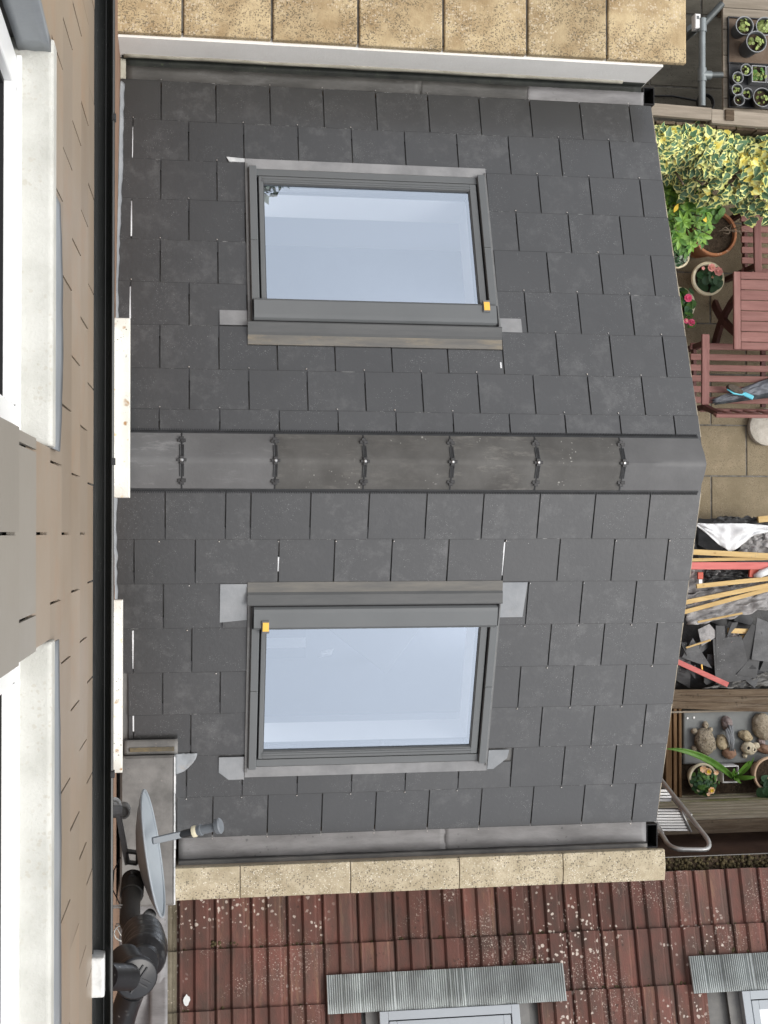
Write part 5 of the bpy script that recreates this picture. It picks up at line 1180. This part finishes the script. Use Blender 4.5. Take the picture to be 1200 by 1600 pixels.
def batten(label, p, q, wd, ht, mat, z0, z1, name='batten'):
    m = MB(); a, b = at(*p, z0), at(*q, z1); m.beam(a, b, wd, ht, tw=0.); return tag(m.build(name, mat, bevel=.002), label, 'batten', 'battens in the rubble heap')
batten('yellow batten running just below the white sheet', (1075,862), (1230,870), .043, .024, 'batten', .42, .44)
batten('yellow batten directly above the upper pink batten', (1072,875), (1230,872), .026, .024, 'batten', .39, .40)
batten('long pink-red batten crossing the upper heap', (1066,884), (1230,884), .058, .026, 'batten_red', .38, .40)
batten('yellow batten below the red-tipped tool, sloping up to the right', (1088,916), (1230,901), .036, .024, 'batten', .38, .42)
batten('yellow batten in the middle of the heap, upper of a crossing pair', (1066,942), (1232,908), .036, .024, 'batten', .36, .44)
batten('yellow batten in the middle of the heap, lower of a crossing pair', (1062,958), (1232,912), .034, .022, 'batten', .34, .40)
batten('short orange batten end lying over the slates at the right', (1137,985), (1225,989), .040, .024, 'batten', .33, .34)
batten('thin short batten just under the orange batten end', (1143,997), (1182,992), .022, .018, 'batten', .30, .32)
batten('pink-red batten slanting down across the lower heap', (1050,1030), (1137,1070), .040, .030, 'batten_red', .34, .44)
batten('thin yellow lath half under the pale membrane in the heap', (1090,972), (1160,958), .016, .012, 'batten', .40, .42, 'lath')
batten('thin broken lath leaning over the lower slates at the left', (1072,1012), (1110,1000), .014, .010, 'batten', .36, .42, 'lath')
sheet('roof_felt', 'small torn grey felt scrap under the orange batten end', 'roofing felt', ((1126,1012),(1160,1008),(1152,988),(1128,992)), .30, 'membrane', .05, 16, 15)
sheet('roof_felt', 'crumpled dark felt between the red-tipped tool and the white wrapped item', 'roofing felt', ((1100,912),(1168,905),(1166,890),(1102,892)), .30, 'membrane_dark', .06, 20, 17)
batten('yellow batten end poking in beside the felt at the far edge', (1184,812), (1222,808), .05, .03, 'batten', .30, .30)
batten('small bright yellow offcut among the lower slates', (1096,1038), (1097,1046), .012, .012, 'tag_yellow', .38, .38, 'offcut')
for label, c, w_, h_, rot, ns in (('long grey slate leaning at the right of the heap', (1166,1015), .17, .42, rad(-28), 4), ('pointed dark slate beside the long leaning slate', (1180,1035), .16, .34, rad(-35), 3),
    ('striped grey slate in front of the long leaning slate', (1143,1030), .30, .36, rad(6), 4), ('triangular grey slate above the lower pink batten', (1095,1022), .26, .18, rad(-25), 3), ('dark slate at the right edge of the heap', (1195,1000), .2, .34, rad(-8), 5), ('pale folded slate offcut at the left of the heap', (1104,990), .17, .13, rad(30), 4), ('narrow upright grey slate in the middle of the lower heap', (1126,1010), .09, .34, rad(3), 4)):
    plate('slate_piece', label, at(*c,.36), w_, h_, rot, (rng.uniform(-.06,.10),rng.uniform(-.12,.12)), 'broken_slate' if 'pale' not in label else 'membrane', ns)
tl = thing('red_tipped_tool', 'small red and white tool lying under the upper pink batten', 'tool'); a, b = at(1094,894,.38), at(1094,912,.38)
MB().beam(a, a.lerp(b,.6), .045, .02).build('head', 'brush_red', tl, bevel=.003); MB().beam(a.lerp(b,.62), b, .030, .018).build('ferrule', 'white_pot', tl, bevel=.003)
wr = thing('white_wrapped_tool', 'white wrapped item with red end at the right of the heap', 'tool'); a, b = at(1178,900,.40), at(1205,890,.42)
m = MB(); m.tube([a, a.lerp(b,.3)+Vector((0,0,.02)), b], [.012,.03,.028], 10); m.build('wrapping', 'white_sheet', wr, smooth=True); m = MB(); m.beam(at(1170,895,.38), at(1184,896,.38), .07, .03); m.build('end', 'brush_red', wr, bevel=.004)

# ================================================================== RAISED BED WITH STONES AND POTS
bed = thing('timber_planter', 'weathered timber edging and planter boards along the rubble heap', 'planter')
ye0, ye1 = at(1120,1072,.30).y, at(1120,1106,.30).y
for k in range(3):
    h_ = (ye0-ye1)/3; m = MB(); y_ = ye0-h_*k
    m.beam((4.0,y_-h_/2+.02*(k-1),.285+.012*k), (5.7,y_-h_/2-.06+.02*(1-k),.285+.006*k), h_*1.02, .03); m.build('board', 'wood_old', bed, bevel=.003)
MB().box(4.0,5.7,ye1-.035,ye1-.02,.05,.30).build('board', 'wood_grey', bed, bevel=.003)
for k, (u0, u1) in enumerate(((1040,1051),(1052,1059),(1060,1066))):
    a, b = at(u0,1105,.28), at(u1,1260,.28); m = MB(); m.cbox(a.x, b.x-.004, b.y, a.y-.01, .22, .28+.004*k, .004); m.build('board', 'wood_brown', bed, bevel=.003)
a, b = at(1066,1106,.26), at(1230,1190,.26); slb = MB(); slb.cbox(a.x+.01,b.x,b.y,a.y-.02,.20,.26,.01); tag(slb.build('stone_slab', 'stone_grey_slab', bevel=.006), 'flat grey stone slab carrying the ornaments', 'stone slab')
fl = [(1072,1104),(1086,1103),(1074,1122),(1084,1121)]
for k, (u, v) in enumerate(fl):
    m = MB(); m.lathe([(.010,0),(.009,.005),(.003,.007)], at(u,v,.262), 10, capt=True); tag(m.build('shell_dot', 'white_pot'), 'tiny white disc at the corner of the grey slab', 'disc', 'white discs on the slab corner')
tr = thing('planter_tray', 'dark soil-filled planter tray holding the flower pots', 'planter tray')
a, b = at(1062,1181,.24), at(1235,1264,.24)
MB().box(a.x+.02,b.x,b.y+.02,a.y-.02,.15,.215).build('soil', 'soil', tr)
m = MB()
for (x0_,x1_,y0_,y1_) in ((a.x,a.x+.018,b.y,a.y),(a.x+.018,b.x,b.y,b.y+.018),(a.x+.018,b.x,a.y-.018,a.y)): m.box(x0_,x1_,y0_,y1_,.12,.245)
m.build('rim', 'tray_black', tr, bevel=.004)
# slatted fence behind the tray, seen from above on its near face
dk = thing('slatted_fence', 'low greenish slatted timber fence beside the mossy gutter', 'fence')
yf_ = -2.495
for k in range(9):
    m = MB(); z0 = .20+.098*k; m.box(3.55,6.0,yf_,yf_+.022,z0,z0+.055); m.build('slat', 'wood_green', dk, bevel=.003)
for x in (3.6,4.8,5.9): MB().box(x-.03,x+.03,yf_-.045,yf_-.001,0,1.07).build('post', 'wood_old', dk)
m = MB(); m.cbox(3.5,6.0,yf_-.085,yf_+.012,1.085,1.12,.004); m.build('cap_rail', 'wood_old', dk, bevel=.004)
def rock(name, label, u, v, z, sx, sy, sz, mat, rot=0, seed=0, cat='stone', bump_=.22, parent=None, fr=1.5):
    bm = bmesh.new(); bmesh.ops.create_icosphere(bm, subdivisions=4, radius=1)
    for vv in bm.verts:
        n_ = vv.co.normalized(); d = 1+bump_*nz(n_,fr,seed)+bump_*.45*nz(n_,fr*2.7,seed+3)+bump_*.2*nz(n_,fr*6,seed+5)
        p = n_*d; p.z = max(p.z,-.55); vv.co = Vector((p.x*sx, p.y*sy, p.z*sz))
    me = bpy.data.meshes.new(name); bm.to_mesh(me); bm.free(); me.materials.append(MATS[mat])
    for p_ in me.polygons: p_.use_smooth = True
    o = link(name, me, parent); c = at(u,v,z); o.location = (c.x,c.y,z+sz*.55) if parent is None else Vector((u,v,z)); o.rotation_euler = (0,0,rot)
    return tag(o, label, cat) if label else o
tt = thing('stone_tortoise', 'speckled stone tortoise ornament at the left of the grey slab', 'ornament'); c = at(1097,1157,.262); tt.location = c; tt.rotation_euler = (0,0,rad(8))
rock('shell', None, 0,0,.055,.082,.105,.075,'stone_a',parent=tt,seed=2,bump_=.16)
for (x,y,sx,sy) in ((.035,.125,.022,.03),(-.065,.09,.026,.026),(-.085,-.05,.024,.028),(.075,-.06,.022,.026),(.07,.08,.02,.02)): rock('head' if y > .12 else 'foot', None, x,y,.03,sx,sy,.024,'stone_a',parent=tt,seed=int(x*100),bump_=.12)
rock('stone', 'pinkish rounded stone at the back of the ornament group', 1134,1130,.26,.042,.062,.05,'stone_c',.3,4)
rock('stone', 'square yellowish stone right of the tortoise', 1126,1159,.26,.052,.060,.05,'stone_b',.1,6)
rock('stone', 'brown flat-topped stone nearest the tray', 1137,1176,.26,.056,.045,.05,'stone_d',-.2,7,bump_=.14)
rock('stone', 'mossy yellow stone behind the skull-like ornament', 1163,1149,.26,.062,.042,.05,'stone_b',-.5,9)
rock('stone', 'large lined grey stone at the back right of the slab', 1189,1134,.26,.085,.110,.07,'stone_a',.35,11,bump_=.12)
rock('stone', 'small lilac stone below the large lined stone', 1188,1158,.26,.035,.022,.03,'stone_c',-.6,12)
rock('stone', 'long red-brown stone at the right edge of the slab', 1194,1170,.26,.085,.038,.05,'stone_d',-.25,13)
dw = MB()
for k in range(12):
    a = at(1140+U(-7,7),1140+U(-8,8),.34); b = at(1143+U(-4,4),1170+U(-6,6),.32); dw.tube([a, a.lerp(b,.5)+Vector((U(-.02,.02),0,.02)), b], [U(.006,.011),.012,.006], 7)
tag(dw.build('driftwood', 'driftwood', smooth=True), 'twisted grey driftwood bundle standing between the stones', 'driftwood')
sk = thing('pale_frog_ornament', 'pale carved ornament with ring eyes near the square white pot', 'ornament'); c = at(1166,1168,.262); sk.location = c
rock('body', None, 0,0,.045,.062,.052,.055,'bone',rot=-.4,parent=sk,seed=15,bump_=.14); rock('snout', None, .065,.02,.04,.03,.024,.03,'bone',parent=sk,seed=16); rock('foot', None, -.02,-.06,.02,.02,.022,.02,'bone',parent=sk,seed=17)
for x, y in ((-.025,.01),(.025,-.002)):
    m = MB(); m.tube([(x+.017*math.cos(6.283*k/16), y+.019*math.sin(6.283*k/16), .098) for k in range(17)], .005, 6, cap=False); m.build('eye_ring', 'bone', sk, smooth=True)
    MB().lathe([(.013,0),(.010,.004)], (x,y,.092), 10, capt=True).build('eye', 'rubber', sk)
t, top = pot('cream_flower_pot', 'cream pot of small green leaves and peach daisies in the tray', 1099,1216,.36,.118,.16,'cream_pot')
tuft(t, top, 190, .105, -.01, .05, .032, ['leaf_mid','leaf_mid','leaf_deep'], ctr=(.006,-.03))
for x, y, r_, mm in ((-.028,.085,.030,('petal_peach',)),(.012,.065,.030,('petal_peach','petal_yellow')),(.080,.055,.022,('petal_peach',)),(.040,-.085,.028,('petal_peach','petal_yellow')),(.015,-.115,.016,('petal_peach',))): flower(t, top, x, y, .065, r_, mm, 7, len(mm))
sq = thing('square_white_pot', 'square white pot with a strap-leaved plant in the tray', 'plant pot'); c = at(1142,1210,.36); sq.location = (c.x,c.y,.215)
m = MB(); a = .068; b = .055; h = .145; th_ = .009
for (x0_,x1_,y0_,y1_) in ((-a,-a+th_,-a,a),(a-th_,a,-a,a),(-a+th_,a-th_,-a,-a+th_),(-a+th_,a-th_,a-th_,a)): m.box(x0_,x1_,y0_,y1_,0,h)
m.build('pot', 'white_pot', sq, bevel=.004); MB().box(-a+th_,a-th_,-a+th_,a-th_,.0,.11).build('soil', 'soil', sq)
def strap(p0, p1, p2, wd):
    m = MB(); n = 14; P = [((1-t)**2)*p0+2*t*(1-t)*p1+t*t*p2 for t in [i/n for i in range(n+1)]]
    def fn(p, q):
        i = min(n-1,int(p*n)); t = p*n-i; c = P[i].lerp(P[i+1], t); d = (P[i+1]-P[i]).normalized(); s_ = d.cross(Vector((0,0,1))).normalized(); w2 = wd*(math.sin(math.pi*min(1,.18+p*.82))**.7)*(1-.1*p)
        return c+s_*(q-.5)*w2+Vector((0,0,-.25*w2*(1-abs(q-.5)*2)))
    m.grid(fn, 24, 4); o = m.build('strap_leaf', 'leaf_strap', sq, smooth=True); s_ = o.modifiers.new('solid','SOLIDIFY'); s_.thickness = .0015
    return o
L0 = Vector(sq.location); base = Vector((.03,-.03,.13))
for tip, mid, wd in (((1040,1170,.62),(1095,1170,.75),.055),((1181,1214,.48),(1168,1216,.50),.040),((1170,1195,.40),(1180,1180,.42),.03),((1148,1200,.42),(1146,1206,.5),.03),((1178,1182,.5),(1172,1205,.5),.026),((1158,1224,.40),(1152,1218,.45),.03)):
    strap(base, at(*mid)-L0, at(*tip)-L0, wd)
t, top = pot('peach_pot', 'peach-rimmed pot with red flowers at the right edge of the tray', 1204,1210,.38,.140,.18,'peach_pot')
tuft(t, top, 30, .07, .0, .07, .075, ['leaf_deep'], ctr=(-.01,-.12)); flower(t, top, .02,-.10,.09,.05,('petal_red','petal_red'),9,2); flower(t, top, .01,-.155,.09,.045,('petal_red','petal_red'),9,2); flower(t, top, -.03,-.02,.04,.014,('petal_peach',),6,1)

# ================================================================== STEP LADDER
ld = thing('step_ladder', 'aluminium step ladder with ribbed treads beyond the gutter outlet', 'ladder')
hA, hB = at(1111,1318,2.30), at(1050,1327,2.30)
lA, lB = at(1028,1212,1.30), at(1008,1268,1.45)
m = MB(); cr = [];
def arc(a, b, c, n=6): return [((1-t)**2)*a+2*t*(1-t)*b+t*t*c for t in [i/n for i in range(n+1)]]
hc = at(1114,1328,2.31)
path = [lA, lA.lerp(hA,.5)]+arc(hA.lerp(lA,.06), hc, hc.lerp(hB,.28))+arc(hc.lerp(hB,.72), hB+Vector((-.02,0,0)), hB.lerp(lB,.25))+[hB.lerp(lB,.6), lB]
m.tube(path, .0155, 12); m.build('hoop_rail', 'alu', ld, smooth=True, angle=60)
gA, gB = Vector((lA.x-.20,lA.y+.25,0)), Vector((lB.x-.20,lB.y+.25,0))
for a, b in ((lA,gA),(lB,gB)): m = MB(); m.beam(a, b, .03, .06); m.build('front_rail', 'alu', ld, bevel=.004)
for a, b in ((lA.lerp(hA,.62),Vector((lA.x+.34,lA.y-.10,0))),(lB.lerp(hB,.62),Vector((lB.x+.34,lB.y+.05,0)))): m = MB(); m.beam(a, b, .025, .04); m.build('rear_rail', 'alu', ld, bevel=.004)
def tread(u0, v0, u1, v1, z, ribs, skew=0):
    c = [at(u0,v1,z), at(u1+skew,v1,z), at(u1,v0,z), at(u0,v0,z)]; m = MB(); n = ribs
    m.hexa([p-Vector((0,0,.028)) for p in c]+[p-Vector((0,0,.010)) for p in c], 1)
    for k in range(n):
        a0, a1 = (k+.16)/n, (k+.84)/n; P = [c[0].lerp(c[3],a0), c[1].lerp(c[2],a0), c[1].lerp(c[2],a1), c[0].lerp(c[3],a1)]
        m.hexa([p-Vector((0,0,.010)) for p in P]+[p for p in P])
    m.build('tread', ['alu_tread','pipe_grime'], ld)
tread(1008,1264,1064,1299,1.72,8,14); tread(1008,1233,1049,1253,1.45,4,0); tread(1000,1205,1030,1222,1.18,4,0)
for a, b in ((at(1062,1262,1.73),at(1080,1300,1.73)),): m = MB(); m.tube([a,b], .008, 8); m.build('tread_edge', 'alu', ld, smooth=True)

# ================================================================== TREES BEYOND THE WHITE PARAPET (mirrored in the glass and the slates)
def tree(label, x, y, h, rx, seed, more=()):
    t = thing('broadleaf_tree', label, 'tree', 'trees beyond the white parapet'); t.location = (x,y,0); rg = random.Random(seed)
    m = MB(); m.tube([(0,0,0),(.05,.03,h*.3),(.0,.1,h*.55),(.1,0,h*.85)], [.19,.15,.10,.03], 10)
    for k in range(7):
        a = rg.uniform(0,6.28); z = h*rg.uniform(.35,.65); m.tube([(0,0,z),(math.cos(a)*rx*.4,math.sin(a)*rx*.4,z+h*.1),(math.cos(a)*rx*.75,math.sin(a)*rx*.75,z+h*.2)], [.07,.045,.015], 6)
    m.build('trunk', 'bark', t, smooth=True)
    c = MB()
    cl = [(rg.gauss(0,.42)*rx, rg.gauss(0,.42)*rx, h*(.62+rg.gauss(0,.14)), rg.uniform(.35,.75)*rx*.5) for _ in range(26)]+list(more)*2
    for k in range(4800):
        q = rg.choice(cl); d = Vector((rg.gauss(0,1),rg.gauss(0,1),rg.gauss(0,1))).normalized()*q[3]*rg.uniform(.6,1.05); p = Vector(q[:3])+d
        s_ = rg.uniform(.06,.12); a = Vector((rg.uniform(-1,1),rg.uniform(-1,1),rg.uniform(-.6,.6))).normalized(); b = a.orthogonal().normalized()
        c.add([p-a*s_, p+b*s_*.5, p+a*s_, p-b*s_*.5], [(0,1,2,3)])
    c.build('crown', 'hedge_leaf', t)
tree('leafy tree nearest the house, mirrored in the upper roof window', .2, 9.8, 10.6, 1.9, 3, ((1.2,.1,8.75,.42),(.75,-.1,9.0,.45),(1.5,0,8.35,.40),(.3,.1,9.1,.5)))
tree('added leafy tree in the middle of the row beyond the white parapet', 3.9, 9.9, 7.5, 2.8, 4)  # this tree and the next: unseen, added to darken the slates' reflections
tree('added leafy tree farthest from the house in the row beyond the white parapet', 7.9, 9.6, 7.6, 2.8, 5)
